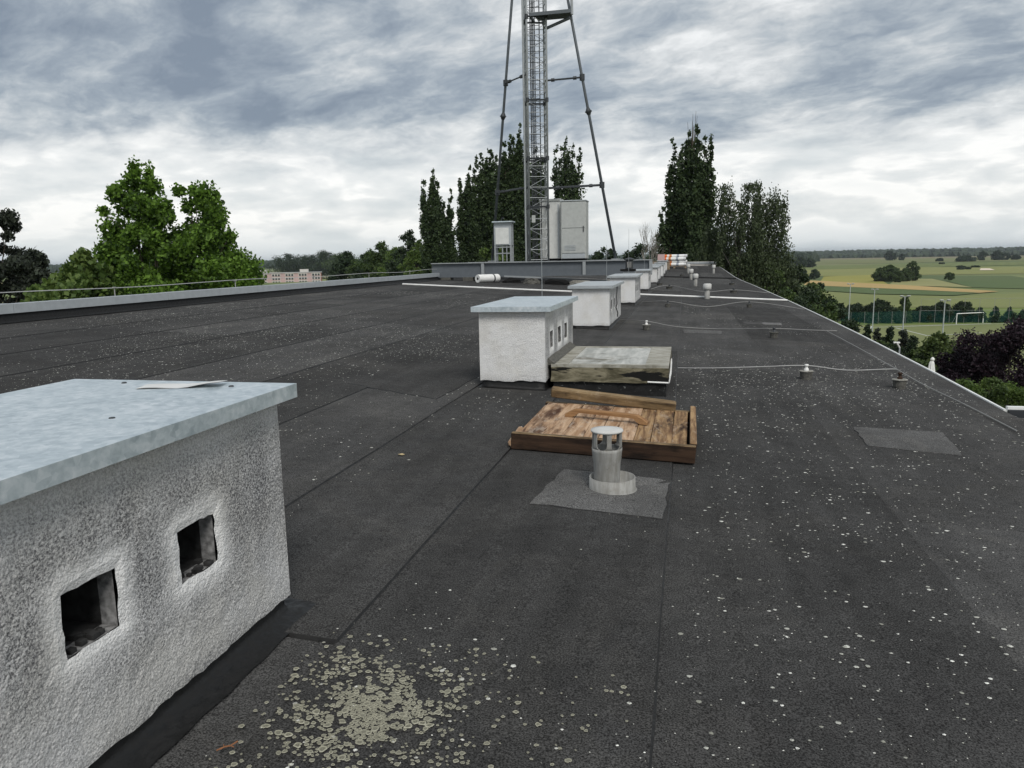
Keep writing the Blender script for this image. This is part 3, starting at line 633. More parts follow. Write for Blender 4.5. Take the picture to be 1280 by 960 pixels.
# ================================================================== HATCH
hx0,hx1,hy0,hy1=-1.02,-.10,5.86,7.1
H=empty('roof_hatch',((hx0+hx1)/2,(hy0+hy1)/2,.03),'low stained concrete hatch kerb beside the second chimney, black flaking base','hatch')
hxc,hyc=(hx0+hx1)/2,(hy0+hy1)/2
def hb(x0,x1,y0,y1,z0,z1,name,m,j=.004,n=14):
    b=MB(); 
    def P(a,c,zz,k): return (a-hxc+j*noise.noise(Vector((a*9,c*9,zz*20))),c-hyc+j*noise.noise(Vector((a*9,c*9,zz*20+5))),zz-.03+j*.6*noise.noise(Vector((a*7,c*7,9+k))))
    ring=[]
    for (ax,ay),(cx_,cy_) in zip([(x0,y0),(x1,y0),(x1,y1),(x0,y1)],[(x1,y0),(x1,y1),(x0,y1),(x0,y0)]):
        for q in range(n): ring.append((ax+(cx_-ax)*q/n,ay+(cy_-ay)*q/n))
    m_=len(ring); V=[]
    for k,zz in enumerate((z0,z0+(z1-z0)*.5,z1-.006,z1)):
        for a,c in ring:
            s_=0 if k<3 else .006; V.append(P(a-s_*(1 if a>hxc else -1),c-s_*(1 if c>hyc else -1),zz,k))
    b.add(V,[(r*m_+k,r*m_+(k+1)%m_,(r+1)*m_+(k+1)%m_,(r+1)*m_+k) for r in range(3) for k in range(m_)]); b.add([(0,0,z1-.03)],[]); c0=len(b.v)-1
    for k in range(m_): b.f.append((3*m_+k,3*m_+(k+1)%m_,c0)); b.m.append(0)
    return b.build(name,m,H)
hb(hx0+.02,hx1-.02,hy0+.02,hy1,-.02,.125,'base','bitumen_flaked',.012); hb(hx0,hx1,hy0,hy1,.125,.248,'kerb','hatchconc',.008)
b=MB(); zt=.262-.03
for a,c,e,f in ((hx0,hx1,hy0,hy0+.05),(hx0,hx1,hy1-.04,hy1),(hx0,hx0+.13,hy0+.05,hy1-.04),(hx1-.18,hx1,hy0+.05,hy1-.04)): b.box(a-hxc,c-hxc,e-hyc,f-hyc,zt-.02,zt+.004)
b.build('rim','hatchrim',H)
b=MB(); b.box(hx0+.13-hxc,hx1-.18-hxc,hy0+.05-hyc,hy1-.04-hyc,zt-.02,zt-.004); b.build('sheet_panel','pan',H)
b=MB(); b.add([(hx0-.032-hxc,hy0+.01-hyc,zt+.05),(hx0+.03-hxc,hy0+.01-hyc,zt+.008),(hx0+.03-hxc,hy1-hyc,zt+.008),(hx0-.032-hxc,hy1-hyc,zt+.05),(hx0-.035-hxc,hy0+.01-hyc,zt-.01),(hx0-.035-hxc,hy1-hyc,zt-.01)],[(0,1,2,3),(0,4,1),(3,2,5)]); b.build('flashing','blockdark',H)
b=MB(); b.path([(hx1+.0-hxc,hy0+.02-hyc,.10),(hx1+.01-hxc,hy0+.3-hyc,.135),(hx1+.005-hxc,hy1-.3-hyc,.14),(hx1-hxc,hy1-hyc,.12)],.009,5); b.path([(hx1-.16-hxc,hy0-.002-hyc,.105),(hx1-hxc,hy0+.0-hyc,.1)],.008,5); b.build('sealant','white',H)
# ================================================================== WOODEN COVER
CV=empty('hatch_cover',(-.42,4.5,roofz(-.42,4.5)+.012),'worn wooden hatch cover lying upside down on the felt, plank bottom up','hatch cover'); CV.rotation_euler=(0,R(2.4),R(-.5))
edges=[-.475,-.345,-.235,-.115,-.03,.055,.165,.255,.37,.455]
for k,(a,c) in enumerate(zip(edges,edges[1:])):
    b=MB(); b.box(-(c-a)/2+.0012,(c-a)/2-.0012,-.49,.49,0,.022,bev=.002); o=b.build('plank','plank' if k<6 else 'plank_dark',CV); o.location=((a+c)/2,.0,.048+.003*(k%2)); o.rotation_euler=(0,R(random.uniform(-1,1)),R(random.uniform(-.25,.25)))
def bd(name,x0,x1,y0,y1,z0,z1,mats,loc,rot=(0,0,0),bev=.004):
    b=MB(); b.box(x0,x1,y0,y1,z0,z1,bev=bev)
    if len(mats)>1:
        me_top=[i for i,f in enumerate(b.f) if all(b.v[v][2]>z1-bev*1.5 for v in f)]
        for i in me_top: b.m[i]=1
    o=b.build(name,mats,CV); o.location=loc; o.rotation_euler=rot; return o
bd('rim_board',-.50,.50,-.018,.018,0,.095,['board','boardtop'],(0,-.515,0))
bd('rim_board',-.018,.018,-.50,.53,0,.10,['board','plank_dark'],(.482,.02,.0),(0,R(3),0))
bd('rim_board',-.012,.012,-.49,.5,0,.052,['board','plank'],(-.49,.0,.0))
bd('rim_board',-.50,.48,-.02,.02,0,.07,['board','boardtop'],(0,.515,0))
bd('loose_batten',-.42,.42,-.028,.028,0,.066,['boardtop'],(-.045,.515,.088),(R(12),R(3.2),R(-1.)),.008)
bd('brace',-.46,.46,-.04,.04,0,.02,['board'],(0,.3,.02)); bd('brace',-.46,.46,-.04,.04,0,.02,['board'],(0,-.3,.02))
hd=MB(); prof=[]
for i in range(25):
    u=i/24; x=-.26+.52*u; e=min(u,1-u); top=.018+.036*cl01(e/.13)**.8; bot=0 if e<.10 else .032*cl01((e-.10)/.07); wv=.024-.006*cl01(e/.2); prof.append((x,top+.004*math.sin(u*3),bot,wv))
V=[];F=[]
for x,tp,bt,w in prof: V+=[(x,-w,bt),(x,w,bt),(x,w,tp-.006),(x,w*.6,tp),(x,-w*.6,tp),(x,-w,tp-.006)]
for i in range(24):
    for k in range(6): F.append((i*6+k,(i+1)*6+k,(i+1)*6+(k+1)%6,i*6+(k+1)%6))
F+=[tuple(range(6)),tuple(range(149,143,-1))]
hd.add(V,F); o=hd.build('handle','handle',CV); o.location=(-.035,.045,.074); o.rotation_euler=(0,0,R(-9))
b=MB(); b.tube((0,-.17,.0),(0,.17,.0),.024,.02,9); b.tube((0,-.19,.0),(0,-.17,.0),.012,.024,9); o=b.build('wooden_stick','plank'); o.location=(-.935,4.17,roofz(-.93,4.2)+.034); o.rotation_euler=(0,0,R(4)); tag(o,'short rounded stick end poking out at the left corner of the wooden cover','stick')
# ================================================================== VENT PIPES
def vent(x,y,lab,s=1.,grp=None,simple=False,hh=1.):
    V_=empty('vent_pipe',(x,y,roofz(x,y)+.008),lab,'vent pipe',grp); V_.scale=(s,s,s*hh)
    b=MB(); n=28; b.lathe(0,0,[(.056,0),(.060,.05),(.0635,.13),(.066,.14),(.070,.185),(.071,.20),(.067,.20),(.060,.14),(.052,.02)],n); b.build('pipe','pvc',V_,smooth=True)
    b=MB()
    for k in range(6):
        th=2*math.pi*(k+.5)/6+.25; w=.15
        def pt(r,a,z): return (r*math.cos(a),r*math.sin(a),z)
        V=[];m=8
        for j in range(m+1):
            u=j/m; fl=w+.26*max(0,(.2-u)/.2)**2+.16*max(0,(u-.85)/.15)**2; z=.199+.082*u
            V+=[pt(.0705,th-fl,z),pt(.0705,th+fl,z),pt(.0655,th+fl,z),pt(.0655,th-fl,z)]
        b.add(V,[(4*j+q,4*j+(q+1)%4,4*j+4+(q+1)%4,4*j+4+q) for j in range(m) for q in range(4)])
    b.build('cage','pvc',V_)
    b=MB(); b.lathe(0,0,[(.066,.276),(.074,.277),(.076,.281),(.074,.286),(.04,.289),(.001,.290)],n); b.lathe(0,0,[(.066,.277),(.001,.279)],n); b.build('lid','pvctop',V_,smooth=True)
    b=MB(); b.lathe(.025 if s==1 else 0,.0,[(.118,-.006),(.114,.004),(.109,.012),(.107,.062),(.103,.062),(.102,.01),(.06,.004)],36); b.build('collar','pvc',V_,smooth=True)
    return V_
vent(-.335,3.42,'grey plastic vent pipe with slotted top and collar, in front of the wooden cover')
def pot(x,y,h,r,lab):
    V_=empty('roof_vent',(x,y,roofz(x,y)),lab,'vent pipe','far vent pipes on the right half of the roof')
    b=MB(); b.lathe(0,0,[(r*.8,0),(r*.8,h*.7),(r*.5,h*.7)],14); b.build('pipe','pvc',V_,smooth=True); b=MB(); b.lathe(0,0,[(r*1.05,h*.62),(r*1.25,h*.66),(r*1.25,h*.95),(r*.9,h),(.001,h*1.0)],14); b.build('lid','pvctop',V_,smooth=True)
pot(.60,20.3,.40,.085,'pale capped vent pipe standing in front of the white pipe line'); pot(.42,28.5,.46,.08,'pale capped vent pipe halfway along the right side of the roof'); pot(.33,36,.5,.08,'slim vent pipe just before the black cable'); pot(1.7,46,.5,.08,'small vent pipe near the far right edge of the roof'); pot(.25,45,.55,.08,'far vent pipe beyond the black cable, below the tall poplar')
# ================================================================== LIGHTNING CONDUCTOR BLOCKS + WIRES
def block(x,y,lab,clip='white',s=1.,h=1.):
    B=empty('conductor_block',(x,y,feltz(x,y)),lab,'conductor holder','concrete blocks holding the lightning wire',rz=random.random()*3); B.scale=(s,s,s*h)
    b=MB(); b.lathe(0,0,[(.047,-.004),(.05,.02),(.054,.05),(.056,.072),(.0,.072)],14)
    b.v=[(p[0]*(1+.06*noise.noise(Vector(p)*40)),p[1]*(1+.06*noise.noise(Vector(p)*37)),p[2]) for p in b.v]; b.build('concrete_base','blockdark',B)
    b=MB(); b.lathe(0,0,[(.05,.071),(.064,.073),(.065,.079),(.058,.082),(.001,.083)],14); b.build('top_disc','concrete' if clip!='dark' else 'blockdark',B)
    b=MB(); b.lathe(0,0,[(.022,.082),(.02,.10),(.013,.104),(.014,.122),(.021,.126),(.017,.14),(.001,.142)],10); b.build('wire_clip',{'white':'white','rust':'board','dark':'darksteel'}[clip],B,smooth=True)
for a in [(1.12,7.3,'concrete block with bright white wire clip, nearest of the roof blocks',"white"),(1.86,7.08,'concrete block with rusty wire clip beside the right roof edge','rust'),(-.52,11.15,'small block with white clip to the right of the third chimney','white'),(1.24,11.0,'dark clipped block on the second wire, right half of the roof','dark'),(-.32,16.3,'small block before the white pipe, right of the fourth chimney','dark'),(1.42,17.4,'block just before the white pipe, toward the right edge','dark')]: block(*a)
for x,y,l in [(-.45,25.2,'dark lump like block beyond the white pipe, near the chimneys'),(1.5,24.2,'dark block beyond the white pipe on the right half'),(-.85,28.,'dark block close to the sixth chimney foot'),(.5,35.5,'dark block right in front of the black cable'),(1.85,31.,'dark block near the far right roof edge'),(-.1,41,'dark block just past the black cable')]: block(x,y,l,'dark',1.9,.55)
def wire(pts,lab,r=.0042,m='wire',cat='wire'):
    P=[Vector(p) for p in pts]; out=[]
    for i in range(len(P)-1):
        p0=P[max(0,i-1)];p1=P[i];p2=P[i+1];p3=P[min(len(P)-1,i+2)]
        for k in range(8):
            u=k/8; out.append(.5*((2*p1)+(p2-p0)*u+(2*p0-5*p1+4*p2-p3)*u*u+(3*p1-p0-3*p2+p3)*u**3))
    out.append(P[-1]); b=MB(); b.path(out,r,6); return tag(b.build('lightning_wire',m),lab,cat,'lightning wires on the roof')
def rz_(x,y,h): return (x,y,feltz(x,y)+h)
wire([rz_(-.04,7.45,.012),rz_(.3,7.35,.045),rz_(.75,7.3,.09),rz_(1.12,7.3,.128),rz_(1.5,7.45,.085),rz_(1.95,7.8,.07),rz_(2.1,8.1,.03)],'pale wire from the concrete hatch over the bright clip toward the edge',.004,'rail')
wire([rz_(-1.0,12.4,.02),rz_(-.52,11.15,.13),rz_(-.1,11.6,.03),rz_(.5,11.75,.015),rz_(1.24,11.0,.13),rz_(1.8,11.8,.06),rz_(2.3,12.3,.03)],'thin wire winding right from the third chimney over two blocks',.005)
wire([rz_(-1.0,17.2,.02),rz_(-.32,16.3,.13),rz_(.5,16.8,.02),rz_(1.42,17.4,.13),rz_(2.55,17.2,.03)],'thin wire right of the fourth chimney, before the white pipe',.006)
wire([rz_(-1.0,24.2,.02),rz_(-.45,25.2,.12),rz_(.6,23.6,.03),rz_(1.5,24.2,.1),rz_(2.6,24.6,.03)],'thin wire beyond the white pipe',.007)
wire([rz_(2.14,12.2,.03),rz_(2.12,9.9,.03),rz_(2.08,8.1,.04),rz_(2.10,7.3,.02),rz_(2.16,6.4,.015),rz_(2.18,5.5,.012)],'thin wire running along the right roof edge past the rusty clip',.004)
wire([(-8.44,2,.80),(-8.44,5,.785),(-8.43,7.9,.80),(-8.45,10.5,.775),(-8.43,13.5,.80),(-8.445,16.5,.77),(-8.43,19.5,.79),(-8.45,22,.76),(-8.43,24.5,.80),(-8.44,27,.76)],'pale wavy wire carried above the left parapet',.006,'rail')
for k,y in enumerate([3.4,6.6,9.9,13.1,16.3,19.5,22.7]):
    b=MB(); b.tube((0,0,0),(0,0,.13),.008,.008,6); b.box(-.02,.02,-.02,.02,.12,.14); o=b.build('wire_post','wire'); o.location=(-8.44,y,.655); tag(o,['nearest','second','third','fourth','fifth','sixth','farthest'][k]+' small upright clip carrying the pale wire on the left parapet','wire holder','clips on the left parapet')
# ================================================================== MAST AREA
def ibeam(name,p,q,z0,z1,lab,wf=.22,stiff=()):
    p=Vector(p);q=Vector(q); L=(q-p).length; a=math.atan2(q.y-p.y,q.x-p.x); r_=empty(name,(p.x,p.y,z0),lab,'steel beam','grey steel beams under the mast',rz=a); h=z1-z0
    b=MB(); b.box(0,L,-wf/2,wf/2,h-.03,h); b.build('top_flange','steel',r_); b=MB(); b.box(0,L,-wf/2,wf/2,0,.03); b.build('bottom_flange','beam',r_); b=MB(); b.box(0,L,-.012,.012,.03,h-.03); b.build('web','beam',r_)
    for s_ in stiff: b=MB(); b.box(s_-.05,s_+.05,-wf/2+.01,wf/2-.01,.031,h-.031); b.build('stiffener','steel',r_)
    return r_
ibeam('steel_beam',(-8.62,25.4),(-1.03,25.6),.50,1.0,'long grey steel beam spanning from the left parapet in front of the mast',stiff=(1.85,5.35,7.55))
ibeam('steel_beam',(-8.3,29.),(-1.9,29.),.50,1.0,'second grey steel beam lying behind the mast foot')
ibeam('steel_beam',(-5.75,25.5),(-5.75,28.9),.60,1.002,'short cross beam under the left side of the mast',.16); ibeam('steel_beam',(-4.55,25.5),(-4.55,28.9),.60,1.002,'short cross beam under the right side of the mast',.16)
for x,lb in((-8.1,'left end'),(-7.3,'second support from the left end'),(-1.35,'right end')):
    b=MB(); b.box(-.18,.18,-.2,.2,0,.5-roofz(x,25.5)-.002,bev=.01); o=b.build('support_block','blockdark'); o.location=(x,25.5,roofz(x,25.5)); tag(o,'dark concrete block under the front beam, '+lb,'block','supports under the beam')
mx0,mx1,my0,my1,mz=-5.55,-4.74,26.7,27.5,1.0
mast=empty('radio_mast',((mx0+mx1)/2,(my0+my1)/2,mz),'tall grey lattice radio mast braced by long tubular legs','mast'); mc=Vector(mast.location)
def ml(x,y,z): return (x-mc.x,y-mc.y,z-mc.z)
ca=R(17); hw=.335
cor=[Vector((math.cos(ca+R(45+90*k))*hw*1.414,math.sin(ca+R(45+90*k))*hw*1.414,0)) for k in range(4)]
ZT=15.5
for k,c in enumerate(cor): b=MB(); b.tube(c,(c.x,c.y,ZT),.037,.034,8); b.build('chord','steel',mast,smooth=True)
for f in range(4):
    b=MB(); A,B=cor[f],cor[(f+1)%4]; z=0.05; i=0
    while z<ZT-.3:
        a0=Vector((A.x,A.y,z)); b0=Vector((B.x,B.y,z)); a1=Vector((A.x,A.y,z+.36)); b1=Vector((B.x,B.y,z+.36)); b.tube(a0,b0,.011,.011,5); b.tube(*( (a0,b1) if i%2 else (b0,a1)),.009,.009,5); z+=.36;i+=1
    o=b.build('lacing','steel',mast)
b=MB(); 
for sx in(-.16,.16): b.tube((sx-.02,-.02,0),(sx-.02,-.02,ZT),.02,.02,6)
z=.2
while z<ZT: b.tube((-.18,-.02,z),(.14,-.02,z),.01,.01,5); z+=.3
b.build('ladder','darksteel',mast)
b=MB()
for k in range(4): b.tube((-.2+k*.05,.12+.02*(k%2),0),(-.2+k*.045,.12+.02*(k%2),ZT),.019,.019,6)
b.build('cable_bundle','darksteel',mast)
b=MB(); b.tube((-.36,-.40,0),(-.36,-.40,ZT),.032,.032,8); b.build('riser_pipe','steel',mast)
for z in (5.5,8.2,3.55,1.9):
    b=MB()
    for c,d in zip(cor,cor[1:]+cor[:1]): b.tube((c.x*1.05,c.y*1.05,z),(d.x*1.05,d.y*1.05,z),.03,.03,6)
    for c in cor: b.tube((c.x,c.y,z-.07),(c.x,c.y,z+.07),.06,.06,8)
    b.build('clamp_ring','darksteel',mast)
b=MB(); b.box(-.12,.0,-.48,-.41,1.35,1.6); b.build('junction_box','cabinet',mast)
def leg(p0,p1,joints,lab=None):
    p0=Vector(p0);p1=Vector(p1); b=MB(); b.tube(ml(*p0),ml(*p1),.05,.045,10); g=b.build('leg','beam',mast,smooth=True)
    for u in joints:
        c=Vector(ml(*p0.lerp(p1,u))); d=(p1-p0).normalized(); q=MB(); q.tube(c-d*.12,c-d*.02,.055,.10,10); q.tube(c-d*.02,c+d*.02,.12,.12,10); q.tube(c+d*.02,c+d*.12,.10,.055,10); q.build('flange_joint','darksteel',g)
    q=MB(); c=Vector(ml(*p0)); q.box(c.x-.14,c.x+.14,c.y-.14,c.y+.14,c.z-.03,c.z+.01); q.build('foot_plate','steel',g)
    return p0,p1
Lg=((-7.32,28.9,1.03),(-5.40,27.1,15.2)); Rg=((-2.38,27.3,1.03),(-5.0,27.1,15.0))
def at(g,z): a=Vector(g[0]);b_=Vector(g[1]); return a.lerp(b_,(z-a.z)/(b_.z-a.z))
leg(*Lg,joints=[(6.3-1.03)/14.2]); leg(*Rg,joints=[(6.1-1.03)/14.])
for zz,g in ((3.55,Rg),(7.18,Rg),(3.6,Lg),(7.42,Lg)):
    e=Vector(ml(*at(g,zz+(.05 if g is Rg else 0)))); s_=Vector((.34 if g is Rg else -.36,0,zz-mz)); b=MB(); d=Vector((0,.07,.02))
    for sg in (-1,1): b.tube(s_+d*sg,e+d*sg,.027,.027,6)
    for u in (.2,.8): c=s_.lerp(e,u); b.tube(c-(e-s_).normalized()*.06,c+(e-s_).normalized()*.06,.06,.06,8)
    b.tube(e-Vector((0,0,.1)),e+Vector((0,0,.1)),.09,.09,10); b.build('strut','darksteel',mast)
b=MB(); pz=9.22-mz; e=at(Rg,9.3); ex=e.x-mc.x
b.box(.05,ex+.05,-.5,.25,pz,pz+.035); b.box(-.12,ex+.1,-.52,-.46,pz-.05,pz+.06); b.box(-.12,-.06,-.5,.3,pz-.06,pz+.02); b.tube((.36,-.1,pz-.38),(ex+.03,-.2,pz-.12),.05,.05,6); b.build('platform','beam',mast)
b=MB(); b.tube((ex+.08,-.1,pz),(ex+.02,-.1,pz+2.6),.045,.045,8); b.build('antenna_pole','steel',mast)
# cabinets
cb=empty('equipment_cabinet',(-3.86,27.35,1.0),'tall pale grey equipment cabinet right of the mast, two stacked panels','cabinet')
b=MB(); b.box(-.44,.46,-.35,.4,.06,2.06,bev=.012); b.build('housing','cabinet',cb)
for z0,z1 in((.26,1.12),(1.14,2.02)): b=MB(); b.box(-.40,.43,-.372,-.352,z0,z1,bev=.006); b.build('panel','cabinet',cb)
b=MB(); b.box(-.40,.43,-.36,-.352,.08,.24); b.build('plinth_panel','coping',cb); b=MB(); b.box(-.46,.48,-.38,.42,2.062,2.10,bev=.008); b.build('top_sheet','galvfar',cb); b=MB(); b.box(-.4,.42,-.3,.3,0,.06); b.build('base_frame','black',cb)
b=MB(); b.box(.36,.39,-.40,-.378,1.0,1.2); b.build('handle','darksteel',cb)
for k in range(4): b=MB(); b.box(-.3,.1,-.384,-.378,.36+k*.05,.38+k*.05); b.build('louvre','coping',cb)
cb2=empty('equipment_cabinet',(-4.62,27.75,1.0),'narrower grey cabinet standing between the mast and the wide cabinet','cabinet')
b=MB(); b.box(-.5,.25,-.35,.35,.08,2.10,bev=.01); b.build('housing','door',cb2); b=MB(); b.box(.15,.21,-.365,-.352,.12,2.0); b.build('door_edge','coping',cb2); b=MB(); b.box(-.53,.28,-.38,.38,2.102,2.2,bev=.02); b.build('roof_sheet','cabinet',cb2); b=MB(); b.box(-.5,.24,-.3,.3,0,.08); b.build('base_frame','black',cb2)
cb3=empty('switch_box',(-6.36,26.9,1.0),'small white door box on an open metal stand left of the mast','electric box')
b=MB()
for sx in(-.29,.29):
    for sy in(-.15,.15): b.box(sx-.03,sx+.03,sy-.03,sy+.03,0,1.4)
for z in (.3,.52): b.box(-.29,.29,-.165,-.135,z-.02,z+.02)
b.box(-.04,-.0,-.16,-.12,0,.55); b.box(.12,.15,-.16,-.12,0,.55); b.build('stand','steel',cb3)
b=MB(); b.box(-.31,.31,-.19,.2,.58,1.38,bev=.008); b.build('housing','coping',cb3); b=MB(); b.box(-.26,.23,-.212,-.192,.62,1.2,bev=.006); b.build('door','door',cb3)
b=MB(); b.box(-.36,.38,-.3,.25,1.385,1.43,bev=.006); b.build('canopy','galv',cb3); b=MB(); b.path([(-.05,-.1,1.43),(-.05,-.1,1.52),(0,-.1,1.56),(.04,-.1,1.52)],.012,5); b.build('cable_loop','darksteel',cb3)
b=MB(); b.path([(-6.75,27.2,1.0),(-6.7,27.2,1.35),(-6.6,27.1,1.5),(-6.65,27.1,1.9)],.02,6); tag(b.build('cable','darksteel'),'dark cable climbing from the beam beside the small switch box','cable')
# things lying below the beam
rl=empty('membrane_roll',(-6.42,24.7,roofz(-6.4,24.6)+.15),'white roll of membrane lying below the steel beam, end facing the viewer','roll',rz=R(56))
b=MB(); b.lathe(0,0,[(.045,-.45),(.13,-.455),(.135,-.44),(.135,.44),(.13,.455),(.045,.45)],20); b.v=[(p[2],p[0],p[1]) for p in b.v]; b.build('wrap','white',rl,smooth=False)
b=MB(); b.lathe(0,0,[(.001,-.40),(.045,-.40),(.045,.40),(.001,.40)],12); b.v=[(p[2],p[0],p[1]) for p in b.v]; b.build('core','black',rl)
b=MB(); b.lathe(0,0,[(.137,.18),(.139,.24),(.137,.24)],16); b.v=[(p[2],p[0],p[1]) for p in b.v]; b.build('tape','darksteel',rl)
def zr(x,y): return roofz(x,y)+.008
for x,y,L,m,lab,rot in [(-5.9,24.9,2.9,'steel','long pale metal bar lying below the front beam',1),(-4.6,24.7,2.2,'darksteel','dark angle bar under the front beam',-3),(-3.6,24.9,2.4,'pvc','grey bar under the right half of the front beam',2)]:
    b=MB(); b.box(0,L,-.03,.03,0,.012); b.box(0,L,-.03,-.018,.012,.05); o=b.build('metal_bar',m); o.location=(x,y,zr(x,y)+.2); o.rotation_euler=(0,R(2.9),R(rot)); tag(o,lab,'metal bar')
for k,(x,y,sx,sy,h) in enumerate([(-5.7,25.3,.34,.25,.17),(-5.0,25.1,.3,.3,.2),(-4.2,25.2,.4,.25,.2),(-3.4,25.3,.45,.3,.22),(-2.75,25.2,.3,.3,.24)]):
    b=MB(); V=[];F=[]; n=10;m=5
    for i in range(m+1):
        ph=math.pi/2*i/m
        for j in range(n):
            th=2*math.pi*j/n; w=1+.35*noise.noise(Vector((math.cos(th)*1.5+k*5,math.sin(th)*1.5,i*.6))); V.append((math.cos(th)*math.cos(ph)*sx*w,math.sin(th)*math.cos(ph)*sy*w,math.sin(ph)*h*w))
    for i in range(m):
        for j in range(n): F.append((i*n+j,i*n+(j+1)%n,(i+1)*n+(j+1)%n,(i+1)*n+j))
    b.add(V,F); o=b.build('tarp_bundle',['black','blockdark','black','concrete','darksteel'][k]); o.location=(x,y,zr(x,y)-.01); tag(o,['dark crumpled bundle beside the white roll','dark rubble bag under the beam, left of the mast foot','black crumpled bundle under the middle of the beam','grey rubble sack under the beam, right of the mast','dark bundle under the beam near the second chimney cap'][k],'bundle')
# wrapped rolls on pallet
px_,py_=-.62,52.; pzr=roofz(px_,py_)
pl=empty('pallet',(px_,py_,pzr),'wooden pallet carrying the wrapped felt rolls','pallet')
for k in range(7): b=MB(); b.box(-.8,.8,-.05,.05,.12,.145); o=b.build('slat','pallet',pl); o.location=(0,-.45+k*.15,0)
for x in(-.72,0,.72): b=MB(); b.box(-.06,.06,-.48,.48,0,.12); o=b.build('runner','pallet',pl); o.location=(x,0,0)
b=MB(); b.lathe(0,0,[(.02,-.75),(.098,-.755),(.102,-.73),(.102,.73),(.098,.755),(.02,.75)],14); b.v=[(p[2],p[0],p[1]) for p in b.v]; r0=b.build('felt_roll','wrap',smooth=False)
first=True
for l in range(4):
    for d in range(4 if l==3 else 2):
        o=r0 if first else r0.copy()
        if not first: COL.objects.link(o)
        first=False; o.location=(px_+random.uniform(-.03,.03)+.05*(l%2),py_-.4+.205*d+(.1 if l%2 else 0),pzr+.25+l*.185)
        tag(o,['orange and white wrapped roll in the bottom layer of the pallet stack','wrapped roll in the second layer of the pallet stack','wrapped roll in the third layer of the pallet stack','orange and white wrapped roll in the top layer of the stack'][l],'felt roll','wrapped felt rolls stacked on the pallet')
b=MB(); b.box(0,.42,-.3,.3,0,.45); o=b.build('crate','pink'); o.location=(-1.62,49.,roofz(-1.6,49)+.5); o.parent=None
b=MB(); b.box(-.3,.75,-.45,.45,0,.5); o2=b.build('crate_stand','pallet'); o2.location=(-1.62,49.,roofz(-1.6,49)); 
tag(o,'small pale pink box standing left of the wrapped rolls','box'); tag(o2,'timber base under the small pink box','stand')
# small litter
b=MB(); V=[(0,0,.004),(.022,.006,.008),(.04,.0,.005),(.03,-.014,.004),(.01,-.014,.007)]; b.add(V,[(0,4,3,2,1)]); b.add([(x,y,z+.0015) for x,y,z in V],[(0,1,2,3,4)]); o=b.build('wood_chip','deadleaf'); o.location=(-1.47,3.66,feltz(-1.47,3.66)); tag(o,'small yellowish chip lying on a felt seam','chip')
b=MB(); b.path([(0,0,.003),(.012,.01,.006),(.022,.02,.004),(.03,.034,.006)],.0016,5); b.path([(.012,.01,.006),(.004,.02,.004)],.001,5); b.path([(.02,.018,.006),(.032,.016,.004)],.001,5); b.add([(.0,.0,.004),(.01,.003,.005),(.014,.012,.006),(.004,.01,.004)],[(0,1,2,3)]); o=b.build('dry_twig','twig'); o.location=(-.965,1.29,feltz(-.96,1.29)+.004); tag(o,'tiny reddish brown dry twig on the felt by the nearest chimney','twig')
